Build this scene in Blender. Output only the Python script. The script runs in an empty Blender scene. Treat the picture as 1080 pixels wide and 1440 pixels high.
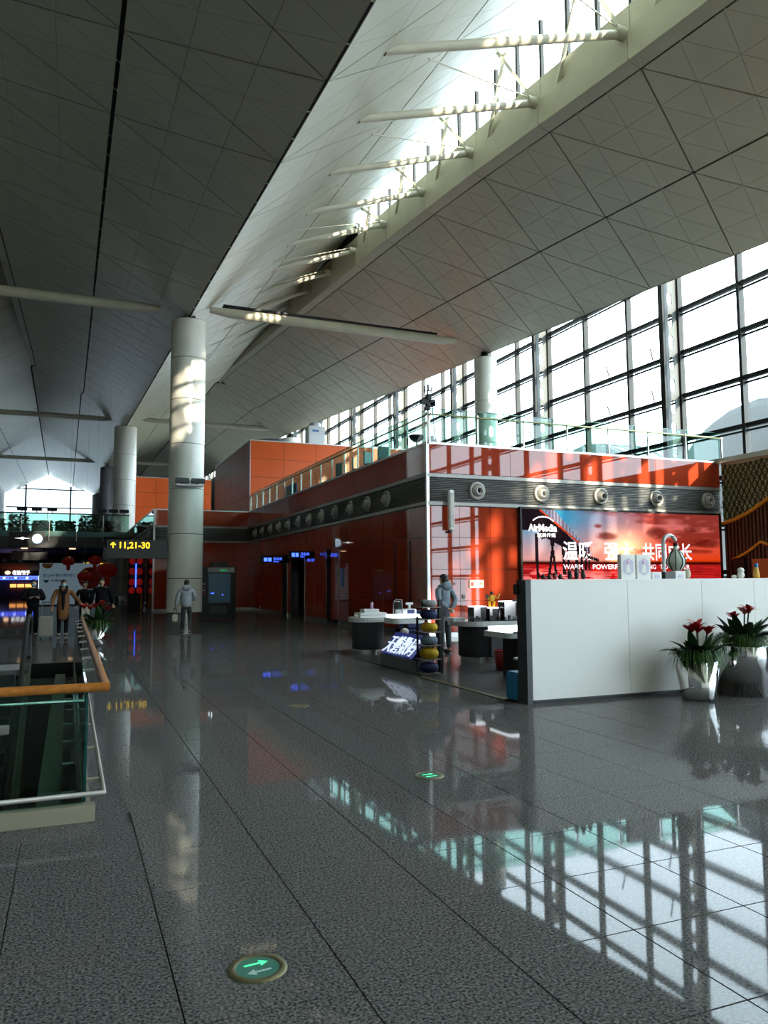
import bpy, bmesh, math, random
import numpy as np
from mathutils import Vector, Matrix
random.seed(7); RNG = np.random.RandomState(3)
S = bpy.context.scene; COL = S.collection
# ------------------------------------------------------------------ camera (solved from two vanishing points)
F, CX, CY, EYE = 1083., 540., 720., 1.65
v1 = np.array([(97.5-CX)/F, -(818-CY)/F, -1.]); v2 = np.array([(3210-CX)/F, -(800-CY)/F, -1.])
ay = v1/np.linalg.norm(v1); ax = v2-(v2@ay)*ay; ax /= np.linalg.norm(ax); az = np.cross(ax, ay)
R = np.array([ax, ay, az]); CAM = np.array([0, 0, EYE])
cam = bpy.data.objects.new('camera', bpy.data.cameras.new('camera')); COL.objects.link(cam)
cam.matrix_world = Matrix(np.block([[R, CAM[:, None]], [np.zeros((1, 3)), np.ones((1, 1))]]).tolist())
cam.data.sensor_fit = 'HORIZONTAL'; cam.data.sensor_width = 36; cam.data.lens = 36*F/1080
cam.data.clip_start = .05; cam.data.clip_end = 600
S.camera = cam
def proj(P):
    c = R.T@(np.array(P, float)-CAM); d = max(-c[2], 1e-6)
    return CX+F*c[0]/d, CY-F*c[1]/d, -c[2]
def shows(P, m=60):
    x, y, d = proj(P); return d > .3 and -m < x < 1080+m and -m < y < 1440+m
# ------------------------------------------------------------------ sky, sun, exposure
W = bpy.data.worlds.new('sky'); S.world = W; W.use_nodes = True
wn = W.node_tree.nodes; wl = W.node_tree.links
bg = wn['Background']; bg.inputs[0].default_value = (.75, .89, 1, 1); bg.inputs[1].default_value = 10
sun = bpy.data.objects.new('sun', bpy.data.lights.new('sun', 'SUN')); COL.objects.link(sun)
SUN = Vector((1, -4., .80)).normalized()
sun.rotation_euler = SUN.to_track_quat('Z', 'Y').to_euler()
sun.data.energy = 14; sun.data.angle = math.radians(.6); sun.data.color = (1, .86, .66)
vs = S.view_settings; S.display_settings.display_device = 'sRGB'
vs.view_transform = 'Standard'; vs.look = 'None'; vs.exposure = 0.15; vs.gamma = 1; vs.use_curve_mapping = False
cy = S.cycles; cy.use_denoising = True; cy.max_bounces = 8; cy.diffuse_bounces = 5; cy.glossy_bounces = 5
cy.transparent_max_bounces = 24; cy.caustics_reflective = False; cy.caustics_refractive = False; cy.sample_clamp_indirect = 12
# ------------------------------------------------------------------ materials
M = {}
def mat(name, col, rough=.5, metal=0, spec=.5, emit=0, ecol=None, var=0, scale=8, ior=1.5, bump=0, coat=0):
    m = bpy.data.materials.new(name); m.use_nodes = True; nt = m.node_tree; b = nt.nodes['Principled BSDF']
    b.inputs['Base Color'].default_value = (*col, 1); b.inputs['Roughness'].default_value = rough
    b.inputs['Metallic'].default_value = metal; b.inputs['Specular IOR Level'].default_value = spec; b.inputs['IOR'].default_value = ior
    b.inputs['Coat Weight'].default_value = coat; b.inputs['Coat Roughness'].default_value = .02
    if emit:
        b.inputs['Emission Color'].default_value = (*(ecol or col), 1); b.inputs['Emission Strength'].default_value = emit
    if var or bump:
        tc = nt.nodes.new('ShaderNodeTexCoord'); nz = nt.nodes.new('ShaderNodeTexNoise')
        nz.inputs['Scale'].default_value = scale; nz.inputs['Detail'].default_value = 4
        nt.links.new(tc.outputs['Object'], nz.inputs['Vector'])
        if var:
            rp = nt.nodes.new('ShaderNodeValToRGB'); e = rp.color_ramp.elements
            e[0].position = .3; e[1].position = .7
            e[0].color = (*[c*(1-var) for c in col], 1); e[1].color = (*[min(1, c*(1+var)) for c in col], 1)
            nt.links.new(nz.outputs['Fac'], rp.inputs['Fac']); nt.links.new(rp.outputs['Color'], b.inputs['Base Color'])
        if bump:
            bp = nt.nodes.new('ShaderNodeBump'); bp.inputs['Strength'].default_value = bump; bp.inputs['Distance'].default_value = .01
            nt.links.new(nz.outputs['Fac'], bp.inputs['Height']); nt.links.new(bp.outputs['Normal'], b.inputs['Normal'])
    M[name] = m; return m
def glass(name, tint, refl=1.0, f0=.04):
    m = bpy.data.materials.new(name); m.use_nodes = True; nt = m.node_tree; nt.nodes.clear(); N = nt.nodes.new; L = nt.links.new
    o = N('ShaderNodeOutputMaterial'); mx = N('ShaderNodeMixShader'); t = N('ShaderNodeBsdfTransparent'); g = N('ShaderNodeBsdfGlossy')
    t.inputs[0].default_value = (*tint, 1); g.inputs['Roughness'].default_value = .01
    ge = N('ShaderNodeNewGeometry'); d = N('ShaderNodeVectorMath'); d.operation = 'DOT_PRODUCT'; L(ge.outputs['Normal'], d.inputs[0]); L(ge.outputs['Incoming'], d.inputs[1])
    def mt(op, a, b):
        n = N('ShaderNodeMath'); n.operation = op; n.use_clamp = True
        for i, x in enumerate((a, b)):
            if x is None: continue
            if isinstance(x, (int, float)): n.inputs[i].default_value = x
            else: L(x, n.inputs[i])
        return n.outputs[0]
    ab = N('ShaderNodeMath'); ab.operation = 'ABSOLUTE'; L(d.outputs['Value'], ab.inputs[0])      # Schlick, alike on both faces of the sheet
    f = mt('ADD', mt('MULTIPLY', mt('POWER', mt('SUBTRACT', 1., ab.outputs[0]), 5.), (1-f0)*.9), f0); f = mt('MULTIPLY', f, refl)
    L(f, mx.inputs[0]); L(t.outputs[0], mx.inputs[1]); L(g.outputs[0], mx.inputs[2]); L(mx.outputs[0], o.inputs[0])
    M[name] = m; return m
def granite():
    m = mat('granite', (.2, .2, .2), .5, spec=0, coat=.42); nt = m.node_tree; b = nt.nodes['Principled BSDF']; L = nt.links.new
    g = nt.nodes.new('ShaderNodeNewGeometry')
    n1 = nt.nodes.new('ShaderNodeTexNoise'); n1.inputs['Scale'].default_value = 75; n1.inputs['Detail'].default_value = 3
    n2 = nt.nodes.new('ShaderNodeTexVoronoi'); n2.inputs['Scale'].default_value = 110
    n3 = nt.nodes.new('ShaderNodeTexNoise'); n3.inputs['Scale'].default_value = 1.1
    for n in (n1, n2, n3): L(g.outputs['Position'], n.inputs['Vector'])
    r1 = nt.nodes.new('ShaderNodeValToRGB'); e = r1.color_ramp.elements
    e[0].position = .36; e[0].color = (.034, .030, .025, 1); e[1].position = .62; e[1].color = (.205, .178, .14, 1)
    L(n1.outputs['Fac'], r1.inputs['Fac'])
    mx = nt.nodes.new('ShaderNodeMixRGB'); mx.blend_type = 'MULTIPLY'; mx.inputs[0].default_value = .45
    L(r1.outputs[0], mx.inputs[1]); L(n2.outputs['Color'], mx.inputs[2])
    hs = nt.nodes.new('ShaderNodeHueSaturation'); hs.inputs['Saturation'].default_value = .25; L(mx.outputs[0], hs.inputs['Color'])
    mr = nt.nodes.new('ShaderNodeMapRange'); mr.inputs[3].default_value = .02; mr.inputs[4].default_value = .05; L(n3.outputs['Fac'], mr.inputs[0]); L(mr.outputs[0], b.inputs['Coat Roughness'])
    L(hs.outputs[0], b.inputs['Base Color'])
granite()
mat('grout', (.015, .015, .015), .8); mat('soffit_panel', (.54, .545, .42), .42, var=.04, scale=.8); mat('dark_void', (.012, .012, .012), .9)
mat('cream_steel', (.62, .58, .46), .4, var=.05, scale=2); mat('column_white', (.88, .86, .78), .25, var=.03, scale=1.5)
mat('red_glass', (.38, .046, .017), .02, ior=1.52, var=.06, scale=.6); mat('silver_trim', (.62, .60, .58), .3, .6)
mat('louvre_grey', (.30, .30, .28), .4, .2); mat('louvre_back', (.035, .035, .035), .7); mat('band_trim', (.40, .38, .35), .4, .2)
mat('nozzle_grey', (.45, .43, .40), .35); mat('black', (.01, .01, .011), .5); mat('black_gloss', (.012, .012, .014), .12)
mat('mullion', (.010, .013, .014), .5, 0, .3); mat('fin_plate', (.085, .095, .095), .5); mat('steel', (.62, .61, .58), .22, .95); mat('chrome', (.72, .72, .72), .08, 1)
glass('pane', (.93, .98, .98), 1.0); glass('pane_tint', (.22, .24, .25), .6); glass('rail_glass', (.42, .70, .61), 1.3); glass('dark_glass', (.52, .70, .63), 1.2)
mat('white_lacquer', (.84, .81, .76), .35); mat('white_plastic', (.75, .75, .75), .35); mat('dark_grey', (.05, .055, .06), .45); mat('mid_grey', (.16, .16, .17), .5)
mat('wood_rail', (.42, .15, .025), .3, var=.25, scale=14); mat('wood_slat', (.085, .042, .02), .5, var=.3, scale=6); mat('wood_gap', (.02, .01, .006), .8)
mat('gold_trim', (.75, .36, .02), .4); mat('green_board', (.045, .085, .02), .5); mat('lattice_hole', (.62, .62, .42), .5)
mat('letter_yellow', (1, .62, .02), .5, emit=1.6); mat('letter_white', (1, 1, 1), .5, emit=2.2); mat('letter_ad', (.96, .93, .97), .5, emit=.9)
mat('glow_white', (1, 1, 1), .5, emit=3.2, ecol=(.86, .92, 1)); mat('glow_blue', (.05, .1, 1), .5, emit=3, ecol=(.05, .12, 1)); mat('glow_warm', (1, .5, .15), .5, emit=2.0, ecol=(1, .38, .08))
mat('glow_green', (.05, .8, .3), .5, emit=1.1, ecol=(.06, .75, .32)); mat('dim_green', (.03, .12, .09), .15, emit=.06, ecol=(.05, .5, .35)); mat('arrow_pale', (.4, .55, .5), .4); mat('brass', (.15, .13, .06), .45, .5)
mat('lantern_red', (.22, .006, .005), .5, emit=.012, ecol=(1, .02, .01)); mat('ball_red', (.55, .02, .01), .4, emit=.08, ecol=(1, .02, .015)); mat('board_pale', (.30, .42, .52), .5); mat('print_red', (.45, .02, .015), .5); mat('print_blue', (.05, .2, .55), .5); mat('print_orange', (.6, .2, .03), .5)
mat('leaf', (.022, .065, .016), .4, var=.35, scale=5); mat('grass', (.04, .11, .012), .5, var=.4, scale=9); mat('petal', (.42, .008, .008), .45, var=.2, scale=9); mat('soil', (.03, .02, .015), .9); mat('plant_far', (.03, .075, .02), .6, var=.5, scale=3)
mat('blue_box', (.008, .20, .42), .4); mat('navy', (.012, .02, .09), .6); mat('yellow_fabric', (.62, .38, .01), .7, var=.1, scale=20); mat('grey_fabric', (.30, .31, .33), .85, var=.1, scale=30); mat('blue_grey_fabric', (.17, .22, .29), .85, var=.12, scale=30); mat('bin_red', (.30, .012, .012), .4)
mat('skin', (.50, .30, .20), .55); mat('hair', (.012, .01, .009), .5); mat('puffer', (.38, .41, .43), .7, var=.12, scale=10, bump=.3); mat('trouser_dark', (.045, .05, .052), .8, var=.2, scale=12); mat('hoodie', (.19, .23, .27), .85, var=.12, scale=14, bump=.2); mat('trouser_grey', (.07, .08, .09), .8); mat('coat_brown', (.22, .085, .025), .8, var=.15, scale=10); mat('cloth_black', (.006, .006, .008), .9, spec=.2); mat('mask', (.30, .60, .72), .7); mat('shoe', (.02, .02, .02), .5); mat('bag_tan', (.55, .48, .36), .6); mat('shoe_sole', (.5, .5, .48), .6)
mat('concrete', (.40, .37, .31), .8, var=.1, scale=.2); mat('canopy_white', (.26, .275, .28), .6); mat('canopy_rib', (.15, .165, .17), .6); mat('wall_paint', (.09, .09, .085), .6, var=.05, scale=.5); mat('teal_fascia', (.03, .13, .12), .3); mat('bridge_dark', (.03, .032, .033), .5); mat('screen_blue', (.02, .03, .06), .2, emit=.25, ecol=(.05, .2, .6)); mat('plate_grey', (.34, .31, .27), .4, .4); mat('toy_yellow', (.8, .42, .01), .4); mat('toy_red', (.6, .01, .03), .4); mat('bottle_pink', (.7, .45, .6), .3); mat('bottle_amber', (.75, .42, .06), .2); mat('lilac', (.62, .58, .72), .5); mat('mint', (.55, .62, .52), .4); mat('orange_board', (.55, .13, .01), .5); mat('clock_face', (.5, .75, 1), .4, emit=.9, ecol=(.45, .7, 1)); mat('purple_glow', (.3, .1, .5), .5, emit=.5, ecol=(.35, .15, .6)); mat('pillar_stone', (.16, .15, .18), .15); mat('acrylic', (.2, .2, .22), .05)
mat('red_satin', (.26, .03, .012), .3, ior=1.25, var=.06, scale=.5); mat('red_front_lit', (.78, .13, .03), .2, ior=1.3, var=.05, scale=.5)  # block front painted brighter than its dark side, standing in for light on it
mat('edge_glass', (.07, .22, .18), .2); mat('brass_rail', (.30, .30, .16), .3, .7)
mat('screen_glass', (.006, .012, .018), .3, emit=.03, ecol=(.1, .4, .7)); mat('glow_green_dim', (.02, .2, .08), .4, emit=.25, ecol=(.03, .6, .2))
mat('sign_dark', (.022, .026, .028), .35); mat('sign_face_halo', (.005, .01, .06), .3, emit=.10, ecol=(.02, .06, 1)); mat('letter_sign', (.8, .9, 1), .5, emit=.85, ecol=(.75, .86, 1)); mat('board_pale_glow', (.30, .42, .52), .5, emit=.22); mat('mat_dark', (.022, .022, .022), .5, coat=.35)
mat('shaft_grey', (.24, .24, .22), .6)
mat('steel_warm', (.42, .37, .27), .35, .4)
mat('edge_teal', (.005, .06, .055), .1)
mat('glow_warm_dim', (1, .6, .3), .5, emit=2.5, ecol=(1, .6, .3))
# ------------------------------------------------------------------ mesh helpers
def wpos(o):
    v = Vector((0, 0, 0))
    while o: v += o.location; o = o.parent
    return v
def link(name, me, parent=None, loc=(0, 0, 0)):
    o = bpy.data.objects.new(name, me); COL.objects.link(o); o.parent = parent; o.location = loc; return o
def tag(o, label=None, cat=None, group=None, kind=None):
    for k, v in (('label', label), ('category', cat), ('group', group), ('kind', kind)):
        if v: o[k] = v
    return o
def thing(name, label, cat, loc=(0, 0, 0), rz=0, group=None):
    return setrot(tag(link(name, None, None, loc), label, cat, group), rz)
def setrot(o, rz): o.rotation_euler = (0, 0, rz); return o
def frame(d, up=(0, 0, 1)):
    d = Vector(d).normalized(); u = Vector(up)
    if abs(d.dot(u)) > .99: u = Vector((1, 0, 0))
    a = d.cross(u).normalized(); return a, a.cross(d).normalized()
class MB:
    def __init__(s): s.v = []; s.f = []; s.sm = []
    def add(s, vs, fs, smooth=False):
        n = len(s.v); s.v += [tuple(p) for p in vs]; s.f += [tuple(i+n for i in f) for f in fs]; s.sm += [smooth]*len(fs); return s
    def box(s, x0, x1, y0, y1, z0, z1):
        return s.add([(x, y, z) for z in (z0, z1) for y in (y0, y1) for x in (x0, x1)], [(0, 2, 3, 1), (4, 5, 7, 6), (0, 1, 5, 4), (2, 6, 7, 3), (0, 4, 6, 2), (1, 3, 7, 5)])
    def bbox(s, x0, x1, y0, y1, z0, z1, b=.01):          # chamfered box
        bm = bmesh.new(); bmesh.ops.create_cube(bm, size=1)
        for v in bm.verts: v.co = Vector(((x0+x1)/2+v.co.x*(x1-x0), (y0+y1)/2+v.co.y*(y1-y0), (z0+z1)/2+v.co.z*(z1-z0)))
        bmesh.ops.bevel(bm, geom=bm.edges[:], offset=min(b, .45*min(x1-x0, y1-y0, z1-z0)), segments=2, affect='EDGES')
        bm.verts.index_update(); s.add([v.co for v in bm.verts], [[v.index for v in f.verts] for f in bm.faces]); bm.free(); return s
    def bar(s, p, q, w, h, up=(0, 0, 1)):               # rectangular beam from p to q
        p, q = Vector(p), Vector(q); a, b = frame(q-p, up)
        vs = [e+a*(i*w/2)+b*(j*h/2) for e in (p, q) for i, j in ((-1, -1), (1, -1), (1, 1), (-1, 1))]
        return s.add(vs, [(0, 1, 2, 3), (7, 6, 5, 4)]+[(i, (i+1) % 4+0, (i+1) % 4+4, i+4) for i in range(4)])
    def tube(s, pts, r, n=10, caps=True, smooth=True):
        pts = [Vector(p) for p in pts]; k = len(pts); rs = r if isinstance(r, (list, tuple)) else [r]*k; vs = []
        a = None
        for i, p in enumerate(pts):
            d = (pts[min(i+1, k-1)]-pts[max(i-1, 0)])
            if a is None: a, b = frame(d)
            else:
                d.normalize(); a = (a-d*a.dot(d)).normalized(); b = d.cross(a)*-1
                b = a.cross(d)
            vs += [p+(a*math.cos(t)+b*math.sin(t))*rs[i] for t in [2*math.pi*j/n for j in range(n)]]
        s.add(vs, [(i*n+j, i*n+(j+1) % n, (i+1)*n+(j+1) % n, (i+1)*n+j) for i in range(k-1) for j in range(n)], smooth)
        if caps: s.add([vs[j] for j in range(n)], [tuple(range(n))]); s.add([vs[(k-1)*n+j] for j in range(n)], [tuple(range(n))])
        return s
    def lathe(s, prof, c=(0, 0, 0), n=24, smooth=True, sx=1, sy=1):
        k = len(prof); vs = [(c[0]+sx*r*math.cos(2*math.pi*j/n), c[1]+sy*r*math.sin(2*math.pi*j/n), c[2]+z) for r, z in prof for j in range(n)]
        return s.add(vs, [(i*n+j, i*n+(j+1) % n, (i+1)*n+(j+1) % n, (i+1)*n+j) for i in range(k-1) for j in range(n)], smooth)
    def ball(s, c, rx, ry, rz, n=12, m=8):
        pr = [(math.sin(math.pi*i/m), -math.cos(math.pi*i/m)) for i in range(m+1)]
        k = len(pr); vs = [(c[0]+rx*r*math.cos(2*math.pi*j/n), c[1]+ry*r*math.sin(2*math.pi*j/n), c[2]+rz*z) for r, z in pr for j in range(n)]
        return s.add(vs, [(i*n+j, i*n+(j+1) % n, (i+1)*n+(j+1) % n, (i+1)*n+j) for i in range(k-1) for j in range(n)], True)
    def prism(s, poly, mapf, d0, d1):                   # 2-D outline extruded; mapf(u,v,d)->point
        n = len(poly); vs = [mapf(u, v, d0) for u, v in poly]+[mapf(u, v, d1) for u, v in poly]
        return s.add(vs, [tuple(range(n)), tuple(range(2*n-1, n-1, -1))]+[(i, (i+1) % n, (i+1) % n+n, i+n) for i in range(n)])
    def quad(s, a, b, c, d): return s.add([a, b, c, d], [(0, 1, 2, 3)])
    def mesh(s, name, m=None, off=(0, 0, 0)):
        me = bpy.data.meshes.new(name); me.from_pydata([(x-off[0], y-off[1], z-off[2]) for x, y, z in s.v], [], s.f)
        me.polygons.foreach_set('use_smooth', s.sm)
        if m: me.materials.append(M[m])
        return me
    def build(s, name, m, parent=None, local=False, loc=None):
        off = (0, 0, 0) if (local or parent is None) else wpos(parent)
        if loc is not None:                              # own origin at loc (world)
            return link(name, s.mesh(name, m, loc), parent, Vector(loc)-(wpos(parent) if parent else Vector((0, 0, 0))))
        return link(name, s.mesh(name, m, off), parent)
def struct(name, mb, m): return tag(mb.build(name, m), kind='structure')
def group_struct(name): return tag(link(name, None), kind='structure')
def copy_tree(o, parent=None):
    c = o.copy(); COL.objects.link(c); c.parent = parent
    for ch in [x for x in COL.objects if x.parent == o]: copy_tree(ch, c)
    return c
def text(body, size, m, origin, ux, uz, name='lettering', parent=None, depth=.01, bold=0, width=None, shear=0, align='LEFT'):
    cu = bpy.data.curves.new('t', 'FONT'); cu.body = body; cu.size = size; cu.offset = bold; cu.extrude = depth/2; cu.align_x = align; cu.shear = shear; cu.resolution_u = 3
    t = bpy.data.objects.new('t', cu); COL.objects.link(t); dg = bpy.context.evaluated_depsgraph_get()
    me = bpy.data.meshes.new_from_object(t.evaluated_get(dg)); bpy.data.objects.remove(t); bpy.data.curves.remove(cu)
    co = np.array([v.co for v in me.vertices]); sx = 1
    if width: sx = width/(co[:, 0].max()-co[:, 0].min())
    ux, uz = Vector(ux).normalized(), Vector(uz).normalized(); un = ux.cross(uz)
    off = wpos(parent) if parent else Vector((0, 0, 0)); o = Vector(origin)-off
    for v in me.vertices: c = v.co.copy(); v.co = o+ux*(c.x*sx)+uz*c.y+un*c.z
    me.materials.clear(); me.materials.append(M[m]); me.name = name
    return link(name, me, parent)
# ------------------------------------------------------------------ floor
TX, TY, X0T, Y0T = .6875, .66, -.24, 3.07
VX0, VX1, VY0, VY1 = -3.0, .12, 5.95, 17.3             # escalator well
fl = MB()
for a in ((-11, VX0, -28, 152), (VX1, 21, -28, 152), (VX0, VX1, -28, VY0), (VX0, VX1, VY1, 152)): fl.box(a[0], a[1], a[2], a[3], -.3, -.006)
floor = struct('floor', fl, 'grout')
JT = .003
tile = MB(); b = .0015
x1, y1 = TX/2-JT, TY/2-JT
tile.add([(sx*(x1-e), sy*(y1-e), z) for e, z in ((0, -.006), (0, -b), (b, 0)) for sx, sy in ((-1, -1), (1, -1), (1, 1), (-1, 1))], [(8, 9, 10, 11)]+[(i+k, (i+1) % 4+k, (i+1) % 4+k+4, i+k+4) for k in (0, 4) for i in range(4)])
tme = tile.mesh('tile', 'granite'); cand = []
for i in range(-16, 31):
    for j in range(-46, 75):
        c = (X0T+TX*(i+.5), Y0T+TY*(j+.5))
        if VX0-TX/2 < c[0] < VX1+TX/2 and VY0-TY/2 < c[1] < VY1+TY/2: continue
        if not (-11 < c[0] < 20.7): continue
        P = (c[0], c[1], 0); cand.append((0 if shows(P, 80) else 1, proj(P)[2] if shows(P, 80) else 1e3, c))
cand.sort(); TREST = MB()
for k, (a, d, c) in enumerate(cand):
    if k < 300 and a == 0: link('tile', tme, floor, (c[0], c[1], 0))
    else:
        n = len(TREST.v); TREST.add([(x+c[0], y+c[1], z) for x, y, z in tile.v], tile.f)
tag(TREST.build('tile_field', 'granite', floor), kind='stuff')
far = MB()
for a in ((-11, 21, Y0T+TY*75, 152),): far.box(a[0], a[1], a[2], a[3], -.006, 0)
far.box(VX0-.33, VX1+.30, VY1-.01, VY1+.35, -.006, -.0003); far.box(VX1-.02, VX1+.35, VY0, VY1, -.006, -.0003); far.box(VX0-.33, VX1+.3, VY0-.4, VY0, -.006, -.0003); far.box(VX0-.4, VX0, VY0, VY1, -.006, -.0003)
far.build('floor_margin', 'granite', floor)
# ------------------------------------------------------------------ roof
def curve(pts):
    x, y = np.array(pts, float).T
    d = np.gradient(y, x)
    def f(t):
        i = int(np.clip(np.searchsorted(x, t)-1, 0, len(x)-2)); h = x[i+1]-x[i]; u = (t-x[i])/h
        return (2*u**3-3*u*u+1)*y[i]+(u**3-2*u*u+u)*h*d[i]+(-2*u**3+3*u*u)*y[i+1]+(u**3-u*u)*h*d[i+1]
    return f
g = curve([(-30, 7.9), (0, 10.), (12.8, 10.94), (19.9, 11.46), (27, 12.0), (39, 12.85), (52, 13.8), (68, 14.95), (88, 16.0), (108, 16.7), (156, 17.4), (175, 17.5)])
gb = curve([(-30, 8.6), (0, 11.75), (13, 13.25), (20.4, 14.3), (35, 15.9), (50, 17.4), (65.5, 18.75), (77, 19.05), (105, 19.6), (150, 20.8), (175, 21.2)])
gu = curve([(-30, 13.5), (0, 15.8), (15.8, 16.72), (27.6, 17.25), (39, 17.6), (50, 18.05), (60, 18.5), (65.5, 18.75), (77, 19.05), (105, 19.6), (150, 20.8), (175, 21.2)])
YE = 65.5; NS, N0 = 3.566, 13.05
def small_tris(P, k0, k1, mid=.03):
    """triangular lattice of a half bay; yields (three points, three joint half-widths)"""
    n = 3
    for k in range(k0, k1):
        yk = lambda q: N0+NS*q
        T = []
        for vo, vm in ((0., .5), (1., .5)):
            T.append(([(vo, yk(k)), (vo, yk(k+1)), (vm, yk(k+.5))], (.022, .022, .045)))     # joint opposite each corner
            T.append(([(vm, yk(k-.5)), (vm, yk(k+.5)), (vo, yk(k))], (.022, .022, mid)))
        for tri, wd in T:
            A = [np.array(p) for p in tri]
            for i in range(n):
                for j in range(n-i):
                    for up in (1, 0):
                        if not up and i+j > n-2: continue
                        bc = [(i, j), (i+1, j), (i, j+1)] if up else [(i+1, j+1), (i, j+1), (i+1, j)]
                        pts = [A[0]*(1-(a+b_)/n)+A[1]*a/n+A[2]*b_/n for a, b_ in bc]
                        thin = .0045
                        if up: off = (wd[0] if i+j == n-1 else thin, wd[1] if i == 0 else thin, wd[2] if j == 0 else thin)
                        else: off = (thin, thin, thin)
                        yield [P(v, y) for v, y in pts], off
def roof_half(root, A, B, y0, y1, mid=.03):
    P = lambda v, y: np.array(A(y))*(1-v)+np.array(B(y))*v
    k0, k1 = int((y0-N0)//NS), int((y1-N0)//NS)+1
    items = []
    for p, off in small_tris(P, k0, k1, mid):
        a, b_, c = p; nr = np.cross(b_-a, c-a); ar = np.linalg.norm(nr); nr /= ar
        if nr[2] > 0: nr = -nr
        L = [np.linalg.norm(c-b_), np.linalg.norm(a-c), np.linalg.norm(b_-a)]; t = [off[i]*L[i]/ar for i in range(3)]
        q = [p[0]*(1-t[1]-t[2])+p[1]*t[1]+p[2]*t[2], p[0]*t[0]+p[1]*(1-t[0]-t[2])+p[2]*t[2], p[0]*t[0]+p[1]*t[1]+p[2]*(1-t[0]-t[1])]
        vs = q+[x-nr*.035 for x in q]; cen = sum(q)/3
        s = shows(cen, 30); items.append((0 if s else 1, proj(cen)[2] if s else 1e3, len(items), vs))
    items.sort(key=lambda x: x[:3]); rest = MB()
    fs = [(0, 1, 2), (0, 3, 4, 1), (1, 4, 5, 2), (2, 5, 3, 0)]
    for i, (s, d, _, vs) in enumerate(items):
        if s == 0 and i < 300: MB().add(vs, fs).build('panel', 'soffit_panel', root)
        else: rest.add(vs, fs)
    tag(rest.build('panel_field', 'soffit_panel', root), kind='stuff')
    bk = MB(); ys = np.arange(y0-2, y1+2.01, 2.); V = []
    for y in ys:
        for v in (-.004, .5, 1.004): V.append(P(v, y)+np.array([0, 0, .05]))
        for v in (1.004, .5, -.004): V.append(P(v, y)+np.array([0, 0, .25]))
    n = 6; bk.add(V, [(i*n+j, i*n+(j+1) % n, (i+1)*n+(j+1) % n, (i+1)*n+j) for i in range(len(ys)-1) for j in range(n)])
    bk.build('backing', 'dark_void', root)
YR0, YR1 = -28, 150
def bay(cname, xl, xr, rx, sides):
    rr = lambda y: rx(y)
    opened = lambda y: y < YE
    for side in sides:
        root = group_struct(cname)
        if side == 'low': roof_half(root, lambda y: (rr(y)+(.35 if opened(y) else 0.02), 0+y, gb(y)-(.1 if opened(y) else 0)), lambda y: (xr, y, g(y)), YR0, YR1, .03 if xr > 10 else .05)
        else: roof_half(root, lambda y: (xl, y, g(y)), lambda y: (rr(y)+(.12 if opened(y) else -.02), y, gu(y)), YR0, YR1)
XV, XR = 4.22, 18.1
rxR = lambda y: 11.3; rxL = lambda y: -3.3-max(0, y-65)*.008
bay('ceiling', XV, XR, rxR, ('low', 'high'))
bay('ceiling', -10.8, XV, rxL, ('low', 'high'))
ev = MB(); ys = np.arange(-30, 153, 4.)
ev.add([p for y in ys for p in ((XR, y, g(y)), (22.0, y, g(y)+3.2), (22.0, y, g(y)+3.5), (XR, y, g(y)+.3))], [(i*4+j, i*4+(j+1) % 4, i*4+4+(j+1) % 4, i*4+4+j) for i in range(len(ys)-1) for j in range(4)])
struct('ceiling', ev, 'soffit_panel')
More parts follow.
